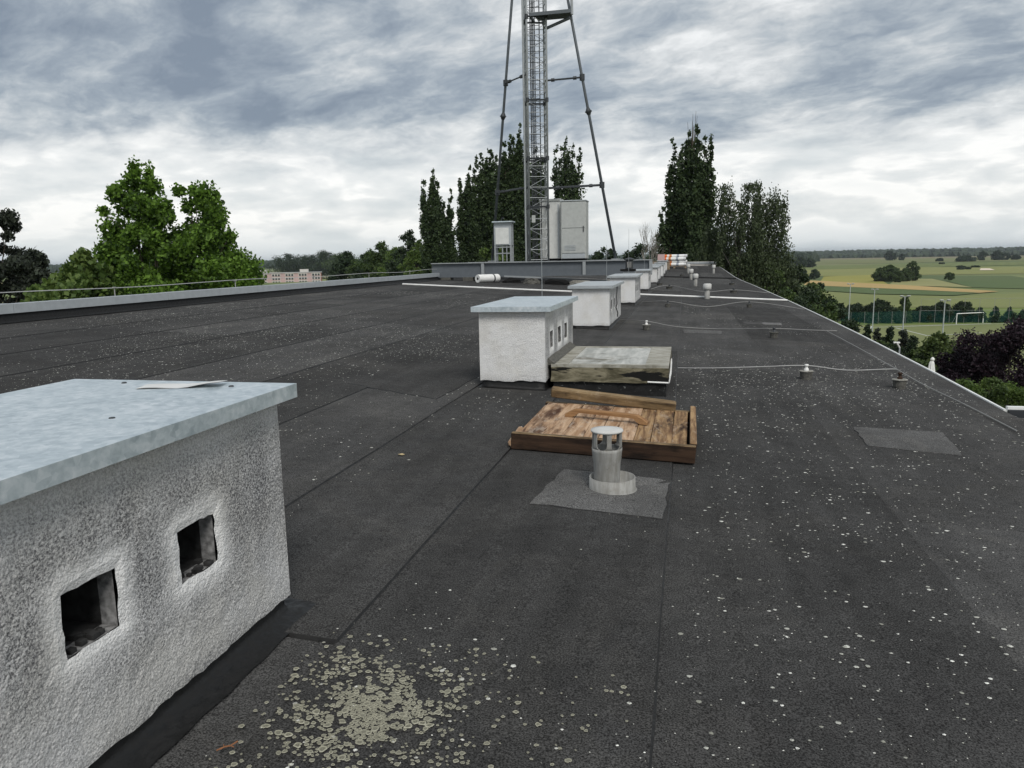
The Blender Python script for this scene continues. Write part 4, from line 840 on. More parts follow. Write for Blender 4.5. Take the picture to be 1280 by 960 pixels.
# ================================================================== TREES
def leaves(P,size,up=.0,droop=0.,aspect=1.,k4=True):
    n=len(P); s=size*RNG.uniform(.6,1.25,(n,1))
    a=RNG.normal(size=(n,3)); a/=np.linalg.norm(a,axis=1,keepdims=True); c=RNG.normal(size=(n,3)); c[:,2]+=up; c-= (c*a).sum(1,keepdims=True)*a; c/=np.linalg.norm(c,axis=1,keepdims=True)
    if droop: a=a*(1-droop); a[:,2]-=droop*1.5; a/=np.linalg.norm(a,axis=1,keepdims=True); c-= (c*a).sum(1,keepdims=True)*a; c/=np.linalg.norm(c,axis=1,keepdims=True)
    a*=s*aspect*.5; c*=s*.5
    q=np.stack([P-a,P+c*.8,P+a,P-c*.8],1); return q.reshape(-1,3)
def tree(name,label,X,Y,top,spec,leaf,bark='bark',cat='tree',group=None,zg=-15.):
    """spec: dict(blobs=[(x,y,z,rx,ry,rz)] relative to the trunk base in x,y, absolute z), n=leaves, size"""
    r_=empty(name,(X,Y,zg),label,cat,group); h=top-zg
    P=[]; blobs=spec['blobs']; vol=np.array([ (b_[3]*b_[4]*b_[5])**.667 for b_ in blobs]); cnt=(spec['n']*vol/vol.sum()).astype(int)+3
    for b_,m in zip(blobs,cnt):
        d=RNG.normal(size=(m,3)); d/=np.linalg.norm(d,axis=1,keepdims=True); rr=RNG.uniform(.25,1,(m,1))**.45*RNG.uniform(.75,1.12,(m,1)); P.append(d*rr*np.array(b_[3:6])+np.array([b_[0],b_[1],b_[2]-zg]))
    P=np.concatenate(P); LV=[leaves(P,spec['size'],spec.get('up',0),spec.get('droop',0),spec.get('aspect',1.))]
    cf=spec.get('core',.22)
    if cf:
        Q=[]
        for b_,m in zip(blobs,(cnt*cf).astype(int)+2):
            d=RNG.normal(size=(m,3)); d/=np.linalg.norm(d,axis=1,keepdims=True); Q.append(d*RNG.uniform(0,.72,(m,1))*np.array(b_[3:6])+np.array([b_[0],b_[1],b_[2]-zg]))
        LV.append(leaves(np.concatenate(Q),spec['size']*2.1,0,0,1.))
    fast_mesh('crown',np.concatenate(LV),4,leaf,r_)
    b=MB(); tr=spec.get('tr',max(.12,h*.014)); lean=spec.get('lean',0.); k=6; hh=h*spec.get('th',.93)
    for i in range(k): u0,u1=i/k,(i+1)/k; b.tube((lean*u0+.1*math.sin(i),.1*math.cos(i*2),hh*u0),(lean*u1+.1*math.sin(i+1),.1*math.cos(i*2+2),hh*u1),tr*(1-u0*.9),tr*(1-u1*.9),7,0,False)
    lim=[]
    sel=list(range(len(blobs))); random.shuffle(sel)
    for j in sel[:spec.get('limbs',14)]:
        x,y,z=blobs[j][0],blobs[j][1],blobs[j][2]-zg; z0=max(h*.12,z-math.hypot(x,y)*spec.get('steep',1.2)-.5); z0=min(z0,hh*.9); u=z0/hh; mid=Vector((x*.5+.1,y*.5,z0+(z-z0)*.6)); rr=tr*(1-u*.9)*.5
        b.tube((lean*u,0,z0),mid,rr,rr*.65,5,0,False); b.tube(mid,(x,y,z),rr*.65,rr*.25,5,0,False)
    b.build('trunk',bark,r_); return r_
def blobs_env(n,prof,z0,z1,R0,cr,zs=1.,edge=.6,ell=1.):
    B=[]
    for i in range(n):
        u=(i+random.random())/n; z=z0+(z1-z0)*u; r=R0*prof(u); a=random.random()*6.283; q=r*random.random()**edge; c=cr*random.uniform(.65,1.2)*(.55+.45*prof(u)); B.append((q*math.cos(a),q*math.sin(a)*ell,z,c,c,c*zs))
    return B
round_p=lambda u:max(.12,math.sin(math.pi*min(1,u*.82+.16))**.7)
pop_p=lambda u:max(.12,(1-u)**.42*min(1,.75+u*.8)) if u>.0 else .7
# --- left maple pair
B=blobs_env(46,lambda u:max(.3,1.08-u*.72),-3.5,4.7,2.75,.72,1,.6)+blobs_env(26,lambda u:1,-6,.5,2.8,.8,1,.45)+blobs_env(10,lambda u:1,-10,-6,2.8,1.2)+[(1.6,.3,z_,.75,.7,.7) for z_ in (-.5,.4,1.3,2.2)]+[(2.3,.2,z_,.8,.7,.7) for z_ in (-.2,.9,1.8)]+[(-1.2,0,z_,.75,.7,.7) for z_ in (-.3,.7,1.8,2.6)]+[(.1,0,5.1,.34,.34,.5),(-.9,0,4.2,.35,.3,.45),(.75,0,4.9,.26,.26,.5),(-1.4,-.3,3.4,.3,.3,.3),(-.1,0,4.4,.6,.5,.6),(-.3,0,3.5,.8,.7,.7)]
tree('maple_tree','tall bright green maple with the higher pointed top, left beyond the parapet',-22.35,28,5.6,dict(blobs=B,n=40000,size=.155,limbs=26),'leaf_maple')
B=blobs_env(52,lambda u:max(.4,1.05-u*.45),-3.5,3.9,2.35,.72,1,.6)+blobs_env(26,lambda u:1,-6,1.,2.3,.8,1,.45)+blobs_env(10,lambda u:1,-10,-6,2.4,1.2)+[(.3,0,4.1,.4,.4,.35),(-.5,0,4.15,.35,.4,.3),(1.2,0,3.8,.25,.3,.45),(1.75,0,2.3,.35,.3,.3),(1.2,0,2.9,.5,.4,.4)]
tree('maple_tree','rounded bright green maple just right of the pointed one',-20.1,28.4,4.55,dict(blobs=B,n=40000,size=.155,limbs=26),'leaf_maple')
tree('leafy_bush','light green leafy crown low at the left of the maples',-22.9,25.3,1.9,dict(blobs=blobs_env(40,lambda u:max(.45,1-u*.4),-6,1.5,1.7,.6),n=8500,size=.22,limbs=12),'leaf_light')
tree('leafy_bush','lowest light green bush between the dark pine and the maples',-22.0,23.6,.95,dict(blobs=blobs_env(40,lambda u:max(.5,1-u*.4),-6,.6,2.2,.6),n=8500,size=.2,limbs=10),'leaf_light')
tree('maple_tree','low bright foliage filling the gap between the two maple crowns',-21.1,27.2,2.9,dict(blobs=blobs_env(44,lambda u:max(.45,1-u*.5),-5,2.4,2.3,.7,1,.6),n=16000,size=.16,limbs=10),'leaf_maple')
tree('leafy_bush','bright low foliage at the left foot of the pointed maple',-23.9,27.,1.3,dict(blobs=blobs_env(36,lambda u:max(.5,1-u*.4),-6,1.0,2.0,.65,1,.6),n=12000,size=.16,limbs=8),'leaf_light')
# --- pines at the left frame edge
B=[]
for i in range(95): u=random.random(); z=-6+9.3*u; a=random.random()*6.28; q=(2.5-1.7*u)*random.random()**.5; B.append((q*math.cos(a),q*math.sin(a),z,.42,.42,.28))
B+=[(1.35,0,1.25,.3,.3,.18),(1.0,0,1.0,.3,.3,.2),(.6,0,2.4,.3,.3,.25),(-.1,0,3.3,.3,.3,.4)]
tree('pine_tree','dark pine with drooping side branch at the left frame edge',-27.6,26,3.9,dict(blobs=B,n=22000,size=.1,limbs=24,aspect=1.8),'leaf_pine')
tree('pine_tree','lower dark conical conifer right beside the tall pine',-37.9,38,2.3,dict(blobs=blobs_env(80,lambda u:max(.12,1-u*.85),-8,1.9,3.6,.8),n=18000,size=.2,limbs=16,aspect=1.8),'leaf_pine')
# --- poplars
def poplar(X,Y,top,w,lab,n=8500,dead=False,low=-9.,grp=None,sz=.34):
    B=[]; ns=max(2,int(round(w*.95))+1)
    for q in range(ns):
        ox=(q/(ns-1)-.5)*w*.62 if ns>1 else 0; tq=top-(.0 if q==ns//2 else random.uniform(.05,.32)*abs(ox)*3.4+random.uniform(.2,.9)); oy=random.uniform(-.3,.3)*w
        zz=tq
        while zz>low:
            u=(tq-zz)/(top-low); rr=(.2+.42*min(1,u*5))*(w/ns*.95+.14); zz-=rr*1.25+.1
            for _ in range(3 if u>.08 else 1): B.append((ox*(1-.25*u)+random.uniform(-1,1)*rr*.8,oy+random.uniform(-1,1)*rr*.8,zz+random.uniform(-.3,.3),rr,rr,rr*1.9))
    zz=top-1.6
    while zz>low:
        u=(top-zz)/(top-low); rr=w*.24*min(1,.45+u*2.2); zz-=rr*.8; B.append((random.uniform(-1,1)*w*.2*min(1,u*4),random.uniform(-1,1)*w*.2,zz,rr,rr,rr*1.5))
    r_=tree('poplar_tree',lab,X,Y,top,dict(blobs=B,n=int(n*3.2),size=sz*.68,up=1.,limbs=26,steep=3.),'leaf_poplar',group=grp)
    if dead:
        b=MB()
        for k in range(9): x=random.uniform(-.5,.8); b.tube((x*.4,random.uniform(-.3,.3),top+15-3),(x,0,top+15+random.uniform(-.5,1.2 if k else 2.6)),.05,.012,5)
        b.build('dead_twigs','bark',r_)
    return r_
poplar(-25.1,75,10.3,2.4,'slim tall poplar, leftmost of the poplars behind the beam',sz=.3)
poplar(-23.5,75,7.9,1.2,'short slim poplar right beside the leftmost one',3600,sz=.3)
poplar(-22.7,80,10.9,2.5,'poplar at the left of the dense group behind the mast'); poplar(-20.9,80.5,13.0,3.2,'poplar just left of the left mast leg'); poplar(-19.0,81.5,13.6,2.6,'poplar directly behind the left mast leg'); poplar(-17.6,82,15.2,3.2,'tall poplar behind the left side of the lattice mast'); poplar(-15.9,83,13.2,2.6,'poplar hidden mostly behind the lattice mast')
poplar(-13.57,90,15.2,4.6,'poplar between the mast and its right leg, above the cabinet',6000)
poplar(.55,75,13.2,5.6,'largest dark poplar behind the far roof end, with bare twigs at its top',11000,True,sz=.36); poplar(-1.25,75.5,7.2,2.8,'lower poplar shoulder at the left of the largest one',4200)
# --- birches: hanging strands
def birch(X,Y,top,w,lab,n=5000):
    B=[]; w*=1.15
    for i in range(170):
        u=random.random(); x=random.uniform(-1,1)*w/2*(1.-.35*u); zt=top-.8-(top+4)*(1-u)*.6-abs(x)*.25; B.append((x,random.uniform(-1,1)*w*.4,zt,.25,.25,random.uniform(.8,1.7)))
    B+= [(random.uniform(-1,1)*w*.3,random.uniform(-.6,.6),top-random.uniform(.3,2.),.4,.4,.45) for _ in range(12)]
    B+= blobs_env(26,lambda u:1,-8,1.2,w*.55,.9,1.4)
    return tree('birch_tree',lab,X,Y,top,dict(blobs=B,n=int(n*2.4),size=.13,core=.08,droop=.55,limbs=14,steep=2.2,aspect=1.3),'leaf_birch',bark='barkpale')
birch(4.1,60,6.4,3.9,'weeping birch right of the largest poplar, fine hanging branches',8500); birch(6.3,61,5.7,3.2,'second weeping birch with open drooping crown, further right',5500)
birch(2.7,62,3.6,3.4,'lower birch foliage filling between the largest poplar and the weeping birch',6000)
# bare tree
bt=empty('bare_tree',(-3.2,70,-15),'thin leafless pale tree standing between mast leg and poplar','tree')
b=MB(); 
def tw(p,d,L,r,dep):
    q=p+d*L; b.tube(p,q,r,r*.7,5,0,False)
    if dep==0: return
    for k in range(3):
        nd=(d+Vector((random.uniform(-.55,.55),random.uniform(-.55,.55),random.uniform(.0,.4)))).normalized(); tw(p.lerp(q,random.uniform(.5,1)),nd,L*random.uniform(.55,.8),r*.55,dep-1)
b.tube((0,0,0),(0,0,13.),.16,.09,7); tw(Vector((0,0,13.)),Vector((0.05,0,1)),2.6,.08,4); tw(Vector((0,0,14.3)),Vector((-.25,0,1)).normalized(),2.4,.06,4); tw(Vector((0,0,12.8)),Vector((.28,.1,1)).normalized(),2.6,.06,3)
b.build('trunk','barkpale',bt)
# --- tree belt behind the parapet and others : name,label,X,Y,top,width,leaf,n
def gen(name,lab,X,Y,top,w,leaf,n=2600,kind='round',size=None,low=None,grp=None,cat='tree'):
    size0=size or max(.2,min(1.6,w*.085)); w*=1. if name in('field_tree','field_bush') else (1.12 if name=='row_tree' else {'round':1.5,'con':1.7,'thuja':1.3,'box':1.2}[kind]); size=size0*(.5 if name=='field_tree' else .6); n=int(n*3.2)
    low=-13.5 if low is None else low; ht=top-low; size=size or max(.2,min(1.6,w*.085)); 
    if kind=='round': B=blobs_env(44,round_p,max(low,top-w*1.9),top-w*.1,w*.42,w*.15,.85,.45)
    elif kind=='con': B=blobs_env(44,lambda u:max(.08,1-u*.95),low,top-.12*w,w*.5,w*.15,.9,.4)
    elif kind=='thuja': B=blobs_env(20,lambda u:max(.15,min(1,(1-u)*1.8)),low,top-.2,w*.36,w*.2,1.5,.5)
    else: B=blobs_env(30,lambda u:.95 if u<.75 else .75,low,top-w*.1,w*.42,w*.16,.7,.5)
    return tree(name,lab,X,Y,top,dict(blobs=B,n=n,size=size,limbs=8),leaf,group=grp,cat=cat)
belt=[(-401,720,10.5,34,'leftmost dark tree rising behind the roof of the pink building','leaf_dark'),(-372,712,9.,30,'lower dark tree behind the middle of the pink building roof','leaf_dark'),(-355,705,12.5,34,'dark domed tree behind the right end of the pink building','leaf_dark'),(-331,700,10.,30,'tree second right of the pink building','leaf_mid'),(-69.5,150,2.4,8,'round tree in the middle of the left tree belt','leaf_dark'),(-64,146,1.7,7,'lower tree in the middle of the left tree belt','leaf_mid'),(-60.3,140,1.9,7,'dark tree right of the middle of the belt','leaf_dark'),(-54.5,128,2.2,6,'green tree left of the taller belt tree','leaf_mid'),(-49.6,120,3.5,6,'taller pale topped tree of the left belt','leaf_mid'),(-46.3,116,2.0,5,'bushy tree just right of the taller belt tree','leaf_mid'),(-43,110,2.2,5.6,'yellowish green tree of the belt near the poplars','leaf_light'),(-38.2,100,1.9,5,'dark tree between the yellowish tree and the poplars','leaf_dark'),(-33.6,90,3.9,4.6,'loose crowned tree just left of the slim poplars','leaf_dark'),(-30.3,84,2.4,3.8,'light green tree at the foot of the leftmost poplar','leaf_light'),
(-26.2,84,2.4,4.4,'low tree at the foot of the slim poplars','leaf_mid'),(-22.9,84,3.2,5,'dark green mass at the foot of the poplar group','leaf_dark'),(-19.5,77,1.7,4.5,'light green bush tree behind the small switch box','leaf_light'),(-19.,92,4,6,'dark tree filling behind the mast foot','leaf_dark'),
(-15.8,140,1.2,5,'low round tree right of the cabinet','leaf_dark'),(-11.8,120,1.6,5.5,'round dark tree behind the right mast leg foot','leaf_dark'),(-6.9,120,2.0,6,'round dark tree left of the wrapped rolls','leaf_dark'),(-3.9,112,1.3,4,'small dark tree behind the wrapped rolls','leaf_dark')]
for X,Y,tp,w,lab,lf in belt: gen('broadleaf_tree',lab,X,Y,tp+(1.5 if Y<600 else 3.),w,lf,2300,size=None if Y<600 else 1.4,low=-10,grp='trees beyond the roof')
mid=[(2.6,72,2.6,4.8,'dark undergrowth tree between poplar and birch','leaf_dark',2600),(4.6,63,1.2,4.4,'dark leafy tree under the first birch','leaf_dark',2800),(6.1,59,.6,4.0,'leafy tree under the second birch','leaf_mid',2600),(8.3,62,.5,3.8,'tree at the right foot of the birches','leaf_dark',2600),(10.4,66,-.9,4,'tree just right of the birches above the roof edge','leaf_mid',2500),(13.0,80,-1.3,4.4,'dark round tree in front of the pale field, right of the birches','leaf_dark',2600),(5.5,46,-.6,2.8,'bush tree close to the far right roof edge','leaf_mid',2400),(7.6,55,-1.6,4,'leafy tree beyond the roof edge below the birches','leaf_dark',2600),(9.6,60,-2.3,4,'green tree left of the first floodlight','leaf_mid',2600),(13.9,75,-2.9,4,'dark tree standing before the leftmost floodlight','leaf_dark',2500),(6.3,42,-2.2,2.7,'low green bush peeping over the roof edge','leaf_mid',2300),(11.6,68,-4,4.2,'bushy tree by the roof edge left of the conifers','leaf_dark',2500),(8.7,50,-3.4,3.6,'dark bush below the conifer row','leaf_dark',2300),(12.6,60,-5.2,4.,'dark green shrub at the roof edge before the small lamp','leaf_dark',2500),(17.2,62,-6.6,3.4,'green shrub right of the small lamp','leaf_mid',2300),(16.6,68,-6.9,4,'dark shrub behind the small lamp','leaf_dark',2300),(19.4,80,-7.6,3.6,'round shrub left of the light green tree','leaf_dark',2200),(14.2,52,-6.6,3.4,'shrub by the roof edge left of the closed parasol','leaf_mid',2300),(11.,45,-5.4,3.,'low shrub right at the roof edge','leaf_dark',2200),(9.9,42,-4.9,2.6,'small shrub against the roof edge trim','leaf_mid',1800)]
mid+=[(15.,66,-6.3,4.4,'dark shrub mass beyond the conifer row','leaf_dark',2400),(16.2,74,-6.8,4.4,'shrub filling between conifers and small lamp','leaf_mid',2400),(18.0,72,-7.2,4,'shrub behind the small lamp, toward the light green tree','leaf_dark',2400),(13.6,58,-6.2,3.6,'green shrub just before the small lamp','leaf_dark',2400),(20.0,66,-8.,4,'shrub in front of the light green trees','leaf_mid',2400)]
for X,Y,tp,w,lab,lf,n in mid: gen('broadleaf_tree' if tp>-4 else 'garden_shrub',lab,X,Y,tp,w,lf,n,low=-13,grp='greenery right of the roof',cat='tree' if tp>-4 else 'shrub')
for k,(X,Y,tp,w) in enumerate([(18.6,95,-6.9,2.2),(19.9,95,-7.2,2.),(20.6,93,-6.8,2.2),(21.5,92,-7.2,2.),(22.3,90,-6.7,2.2),(22.9,87,-6.8,2.4),(23.3,85,-7.1,2.5)]):
    gen('conifer',['leftmost','second','third','fourth','fifth','sixth','rightmost'][k]+' dark conifer of the short row before the pitch',X,Y,tp,w,'leaf_pine' if k%2 else 'leaf_dark',1500,'con',.3,-13,'conifer row before the pitch')
gen('garden_shrub','dark purple shrub filling low at the right frame edge',23.6,54,-8.2,6,'leaf_purple',3000,'box',.3,-13,cat='shrub')
gen('garden_shrub','dark green shrub below the purple tree at the right frame edge',21.,50,-8.3,6,'leaf_dark',3000,'box',.3,-13,cat='shrub')
for k_,(X,Y,tp,w) in enumerate([(19.3,90,-8.2,3.2),(20.8,88,-8.1,3.2),(21.9,85,-8.2,3.4),(22.9,82,-8.4,3.4),(18.2,84,-8.6,3.4),(16.9,86,-8.8,3.2)]):
    gen('garden_shrub',['dense shrub between the first dark conifers','dense shrub in front of the middle dark conifers','dense shrub under the taller dark conifers','dense shrub at the right end of the conifer row','dense shrub at the near left of the conifer row','dense shrub left of the conifer row by the roof edge'][k_],X,Y,tp,w,'leaf_mid' if k_%2 else 'leaf_dark',2200,low=-13,grp='greenery right of the roof',cat='shrub')
gen('cherry_tree','light green open crowned tree left of the purple tree',23.6,76,-6.0,4.8,'leaf_cherry',3600,low=-12)
gen('cherry_tree','lower light green tree in front of the open crowned one',21.4,70,-7.7,4,'leaf_cherry',2800,low=-12)
B=blobs_env(60,lambda u:max(.3,math.sin(math.pi*min(1,.3+u*.6))**.6),-12,-4.3,5.0,1.25,.8,.45)+[(.3,0,-4.2,.6,.6,.45),(1.9,0,-4.6,.7,.6,.5),(-1.7,0,-5.0,.6,.6,.4),(3.1,0,-5.4,.7,.7,.5)]
tree('purple_beech','large dark purple leaved tree at the right frame edge',22.2,58,-3.75,dict(blobs=B,n=40000,size=.17,limbs=14),'leaf_purple')
tree('purple_beech','smaller dark purple tree joined to the left of the large one',19.6,58.5,-5.8,dict(blobs=blobs_env(34,round_p,-12,-6.2,2.2,.9,.8),n=15000,size=.17,limbs=8),'leaf_purple')
for k,(X,Y,tp,w,l) in enumerate([(11.9,36.5,-5.2,2.4,'green hedge bush right beside the closed parasol'),(13.3,38,-5.3,2.7,'green hedge bush below the smaller purple tree'),(14.8,38.5,-5.6,2.8,'green hedge bush in front of the large purple tree'),(16.2,38.5,-5.7,2.8,'green hedge bush at the right frame edge'),(15.7,42,-6,3,'green hedge bush behind the frame edge one'),(11.7,33,-6.2,2.2,'low green hedge bush by the roof corner'),(12.9,32.5,-6.1,2.4,'low green hedge bush just beyond the roof corner'),(14.1,32.,-6.2,2.4,'low green hedge bush above the gutter at the frame edge'),(17.6,40,-5.8,3,'green hedge bush just outside the frame corner')]):
    gen('hedge_bush',l,X,Y,tp+.75,w,'leaf_light' if k%2==0 else 'leaf_mid',3000,'box',.16,-10,'green hedge beyond the roof corner',cat='hedge')
# hedge row behind the pitch
for k,(X,Y,tp,w,l) in enumerate([(36.9,195,-11.1,6,'leftmost bush of the row behind the pitch'),(39.7,190,-10.3,6.6,'dark bushy tree behind the leftmost floodlight'),(44.05,188,-9.2,6.4,'dark tree between the two left floodlights'),(49.4,188,-8.6,5.4,'tall conical tree right of the third floodlight'),(53.6,188,-10.8,6,'dark bush behind the net, left end'),(57.,188,-10.1,6,'dark bush behind the fourth floodlight'),(61.3,188,-9.9,6.4,'dark round tree above the left goal post'),(41.6,187,-12.1,4,'low bush filling the row left of the third floodlight')]):
    gen('row_tree',l,X,Y,tp,w,'leaf_dark' if k!=3 else 'leaf_mid',2000,'con' if k==3 else 'round',.55,-14.8,'trees behind the pitch')
for k,(X,Y,tp,w) in enumerate([(64.5,186.5,-11.5,2.2),(67.5,186.5,-11.4,2.4),(70.2,186.5,-11.6,2.4),(72.9,186.5,-12.,2.2),(42.3,184.5,-12.6,2.2),(45.3,184.5,-12.3,2.2),(47.4,184.5,-12.,2.2),(75.6,187,-12,2.2)]):
    gen('thuja',['columnar thuja behind the middle of the goal','columnar thuja at the right goal post','columnar thuja right of the goal','second columnar thuja right of the goal','small thuja left of the third floodlight','small thuja behind the third floodlight','small thuja right of the third floodlight','outermost thuja at the right frame edge'][k],X,Y,tp,w,'leaf_thuja',700,'thuja',.45,-14.8,'thujas behind the pitch')
# far field trees
far=[(104.4,446,-6.7,10,'leftmost tree of the copse in the fields'),(108.6,447,-5.3,11,'largest tree of the copse in the fields'),(112.,452,-6.3,9,'middle back tree of the field copse'),(108.9,430,-8.6,6.6,'front tree of the field copse, above the straw strip'),(115.2,441,-7.2,7,'low tree in the gap of the field copse'),(121.1,450,-3.6,9,'tall tree at the right of the field copse'),(142.3,460,-10.4,6,'lone small round tree right of the copse'),(386,1190,-5.6,26,'wide dark tree clump far right in the fields'),(396,1200,-8,20,'lower right part of the wide dark clump'),(445.5,1300,.2,17,'far dark tree near the horizon, right'),(467.3,1300,1.,22,'widest far dark tree near the right horizon'),(480,1305,-3,16,'small far tree right of the widest one'),(364,1500,4.6,26,'far dark tree clump near the horizon, above the copse'),(384.3,1500,-1.5,14,'low tree right of the far clump'),(491.8,1300,-5.6,14,'far small tree at the right frame edge'),(113.3,900,-2.4,18,'dark wood edge right of the birches on the horizon'),(125.9,900,-1.2,18,'dark wood edge, second tree right of the birches'),(138,910,-3.5,16,'lower dark tree at the end of the wood edge'),(100,890,-3,16,'dark wood edge hidden behind the birch'),(70.6,520,-7.7,14,'bushy tree by the pale field right of the birches'),(60,500,-8.5,12,'low bushy tree close to the birches'),(78.7,500,-8.2,8,'round bush in the pale field'),(372.2,1250,-9,13,'low bush line left of the far clump')]
for X,Y,tp,w,l in far: gen('field_tree',l,X,Y,tp,w,'leaf_dark' if Y>480 else 'leaf_mid',900 if Y>480 else 1600,'round',w*.1,-14.5,'trees in the fields')
hw_=[(250,780,9),(262,778,8),(300,1000,10),(160,620,7),(168,624,6),(225,700,7),(232,705,6)]
hl_=['small dark bush in the fields, right of the copse','second small bush right of the copse, beside its twin','small bush below the far right clump','small bush nearest behind the right straw strip end','small bush just right of the nearest field bush','tiny dark bush by the bare pale field','tiny dark bush right beside the bare pale field']
for X,Y,w in hw_: gen('field_bush',hl_.pop(0),X,Y,-12.6,w,'leaf_dark',260,'round',w*.12,-14.6,'small bushes in the fields','shrub')
# ================================================================== SPORTS GROUND
def lamp(X,Y,zt,lab,sc=.85):
    L=empty('floodlight',(X,Y,-15),lab,'floodlight','floodlight poles round the pitch'); h=zt+15
    b=MB(); b.tube((0,0,0),(0,0,h),.13*sc,.09*sc,8); b.build('pole','galvfar',L); b=MB(); b.box(-.75*sc,.75*sc,-.06,.06,h,h+.1); b.build('crossbar','steel',L)
    for sx in(-.55,.55): b=MB(); b.box(sx*sc-.26*sc,sx*sc+.26*sc,-.35*sc,.12*sc,h+.1,h+.3*sc,bev=.04); b.build('lamp_head','cabinet',L)
lamp(34.4,172,-5.6,'leftmost tall floodlight pole'); lamp(37.6,165,-6.5,'second floodlight pole from the left'); lamp(31.6,120.5,-5.5,'third floodlight pole, on the near side of the pitch'); lamp(36.2,118,-6.,'fourth floodlight pole, left of the goal')
G=empty('football_goal',(61.7,184,-15),'white football goal on the far end of the pitch','goal',rz=math.atan2(4,7.4))
b=MB()
for s_ in(-3.66,3.66): b=MB(); b.tube((s_,0,0),(s_,0,2.4),.09,.09,8); b.build('post','white',G)
b=MB(); b.tube((-3.7,0,2.4),(3.7,0,2.4),.09,.09,8); b.build('crossbar','white',G)
b=MB()
for s_ in(-3.66,3.66): b.tube((s_,0,2.3),(s_,1.3,0),.04,.04,5)
b.tube((-3.66,1.3,.05),(3.66,1.3,.05),.04,.04,5); b.build('net_frame','galvfar',G)
N=empty('ball_stop_net',(52,185.2,-15),'high green ball net on slim posts behind the goal','net fence')
for k in range(9): b=MB(); b.tube((0,0,0),(0,0,5.6),.035,.03,6); o=b.build('post','wire',N); o.location=(k*3.,.12*k,0)
b=MB(); b.add([(0,.1,.1),(24,1.06,.1),(24,1.06,2.9),(0,.1,2.9)],[(0,1,2,3)]); b.build('net','net',N); b=MB()
for z in(2.9,5.5): b.tube((0,0,z),(24,.96,z),.03,.03,4)
b.build('net_cable','wire',N)
N=empty('ball_stop_net',(33.5,179.5,-15),'green ball net along the left part of the pitch end','net fence')
for k in range(7): b=MB(); b.tube((0,0,0),(0,0,3.),.03,.03,6); o=b.build('post','wire',N); o.location=(k*3.,.75*k,0)
b=MB(); b.add([(0,.1,.1),(18,4.6,.1),(18,4.6,2.9),(0,.1,2.9)],[(0,1,2,3)]); b.build('net','net',N)
P=empty('parasol',(10.72,36,-6.9),'closed white parasol standing just beyond the right roof edge','parasol')
b=MB(); b.tube((0,0,-8.1),(0,0,3.3),.05,.04,8); b.build('pole','white',P); b=MB(); V=[];F=[];n=16
prof=[(.30,1.0),(.27,1.5),(.22,2.1),(.15,2.7),(.09,3.15),(.06,3.22)]
for i,(r,z) in enumerate(prof):
    for k in range(n): th=2*math.pi*k/n; q=r*(1+.22*(k%2)-.1); V.append((q*math.cos(th)-.02,q*math.sin(th),z))
for i in range(len(prof)-1):
    for k in range(n): F.append((i*n+k,i*n+(k+1)%n,(i+1)*n+(k+1)%n,(i+1)*n+k))
b.add(V,F); b.build('canopy','white',P); b=MB(); b.lathe(0,0,[(.05,3.22),(.085,3.26),(.085,3.32),(.04,3.38),(.001,3.4)],12); b.build('finial','white',P,smooth=True)
L=empty('garden_lamp',(15.6,60,-15),'small street lamp with white head behind the roof edge','street lamp')
b=MB(); b.tube((0,0,0),(0,0,9.1),.09,.06,8); b.build('pole','galvfar',L); b=MB(); b.tube((0,0,9.1),(-.25,-.1,9.5),.06,.06,6); b.box(-.45,0,-.1,.1,9.42,9.53,bev=.02); b.build('lamp_head','white',L)
b=MB(); b.box(-1.2,1.2,-1,1,0,2.6,bev=.03); b.add([(-1.35,-1.1,2.6),(1.35,-1.1,2.6),(1.35,1.1,2.6),(-1.35,1.1,2.6),(-1.3,0,3.4),(1.3,0,3.4)],[(0,1,5,4),(2,3,4,5),(1,2,5),(3,0,4)]); o=b.build('shed','palewall'); o.location=(15.2,88,-10.6); tag(o,'small white gabled hut seen over the roof edge left of the conifers','hut')
b=MB(); b.tube((0,0,-4.4),(0,0,.0),.5,.5,6); o=b.build('hut_base','palewall',o)
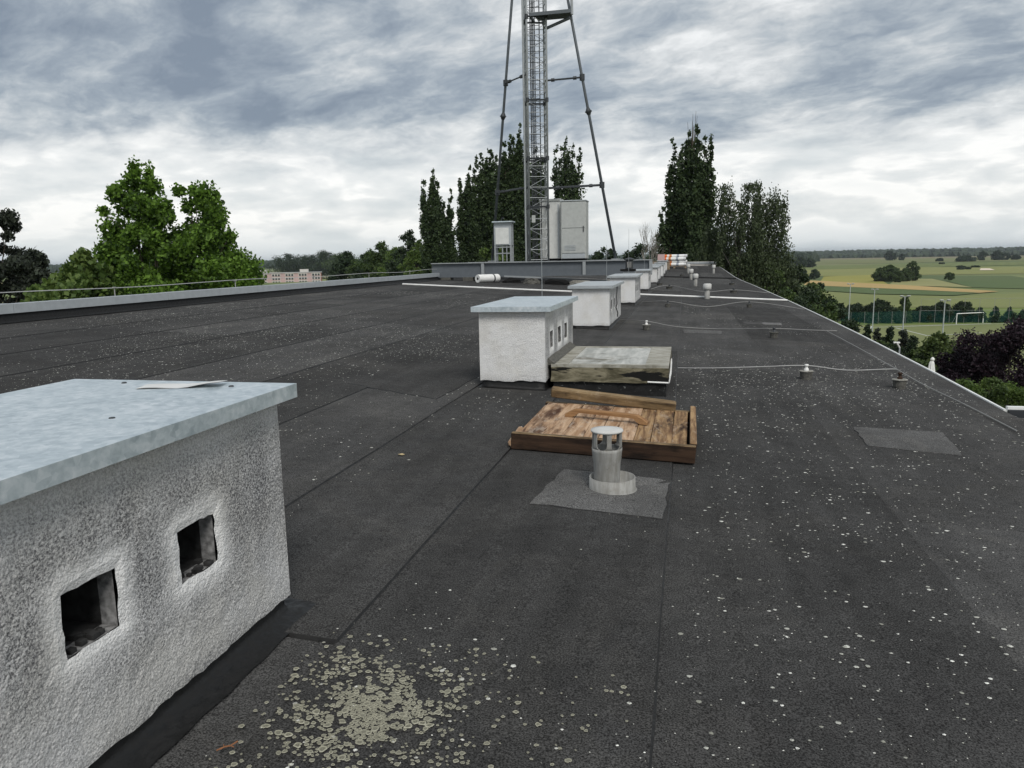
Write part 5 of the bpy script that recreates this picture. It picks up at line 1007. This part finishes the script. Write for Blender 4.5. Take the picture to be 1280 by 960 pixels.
# ================================================================== FAR BUILDINGS
PB=empty('apartment_building',(-341,592,-16.5),'long pink and white flat roofed block beyond the left parapet','building',rz=R(24))
b=MB(); b.box(-37,37,-6,6,0,9.2); b.build('wall','pink',PB); b=MB(); b.box(-37.6,37.6,-6.6,6.6,9.2,9.8); b.build('roof','roofgrey',PB)
b=MB(); b.box(37.01,37.3,-5.9,5.9,0,9.1); b.build('end_wall','redroof',PB)
for x in(-30,-12,23): b=MB(); b.box(x-3.5,x+3.5,-2,3,9.8,12.2); b.build('roof_box','palewall',PB)
for z in(.5,3.5,6.5):
    for k in range(7): b=MB(); x=-33+k*11; b.box(x-3.6,x+3.6,-6.25,-6.02,z+.1,z+2.4); b.build('balcony_band','palewall',PB)
wm=None
for z in(.7,3.7,6.7):
    for k in range(21):
        x=-33+ (k//3)*11+(k%3-1)*2.3
        if wm is None: b=MB(); b.box(-.75,.75,-.08,0,0,1.6); o=b.build('window','glass',PB); wm=o
        else: o=wm.copy(); COL.objects.link(o); o.parent=PB
        o.location=(x,-6.26,z)
def house(X,Y,w,d,h,rz,lab,roofm='redroof'):
    Hh=empty('house',(X,Y,-15),lab,'house','houses between the trees',rz=R(rz)); b=MB(); b.box(-w/2,w/2,-d/2,d/2,0,h); b.build('wall','palewall',Hh)
    b=MB(); e=.5; b.add([(-w/2-e,-d/2-e,h),(w/2+e,-d/2-e,h),(w/2+e,d/2+e,h),(-w/2-e,d/2+e,h),(-w/2-e,0,h+d*.4),(w/2+e,0,h+d*.4)],[(0,1,5,4),(2,3,4,5),(1,2,5),(3,0,4),(3,2,1,0)]); b.build('roof',roofm,Hh)
    for x in (-w/4,w/4): b=MB(); b.box(x-.6,x+.6,-d/2-.06,-d/2+.02,h*.45,h*.45+1.3); b.build('window','glass',Hh)
house(-47.5,62,9,8,9.5,20,'house with terracotta roof glimpsed under the maples'); house(-37,50,8,7,10.6,25,'reddish house gable glimpsed low between bushes at the left')
# ================================================================== HAZE
HZ=True
if HZ:
    hm=bpy.data.materials.new('haze'); hm.use_nodes=True; nt=hm.node_tree; nt.nodes.clear(); v=nt.nodes.new('ShaderNodeVolumePrincipled'); v.inputs['Color'].default_value=(.80,.88,.95,1); v.inputs['Density'].default_value=.00008; v.inputs['Anisotropy'].default_value=.2
    oo=nt.nodes.new('ShaderNodeOutputMaterial'); nt.links.new(v.outputs[0],oo.inputs['Volume']); M['haze']=hm
    b=MB(); b.box(-15000,15000,-15000,15000,-16.,60); tag(b.build('haze','haze'),'thin pale air haze over the far fields','haze',kind='stuff')
for o in bpy.data.objects:
    if o.type=='MESH' and not o.get('kind') and o.parent is None and not o.get('label'): print('UNTAGGED',o.name)
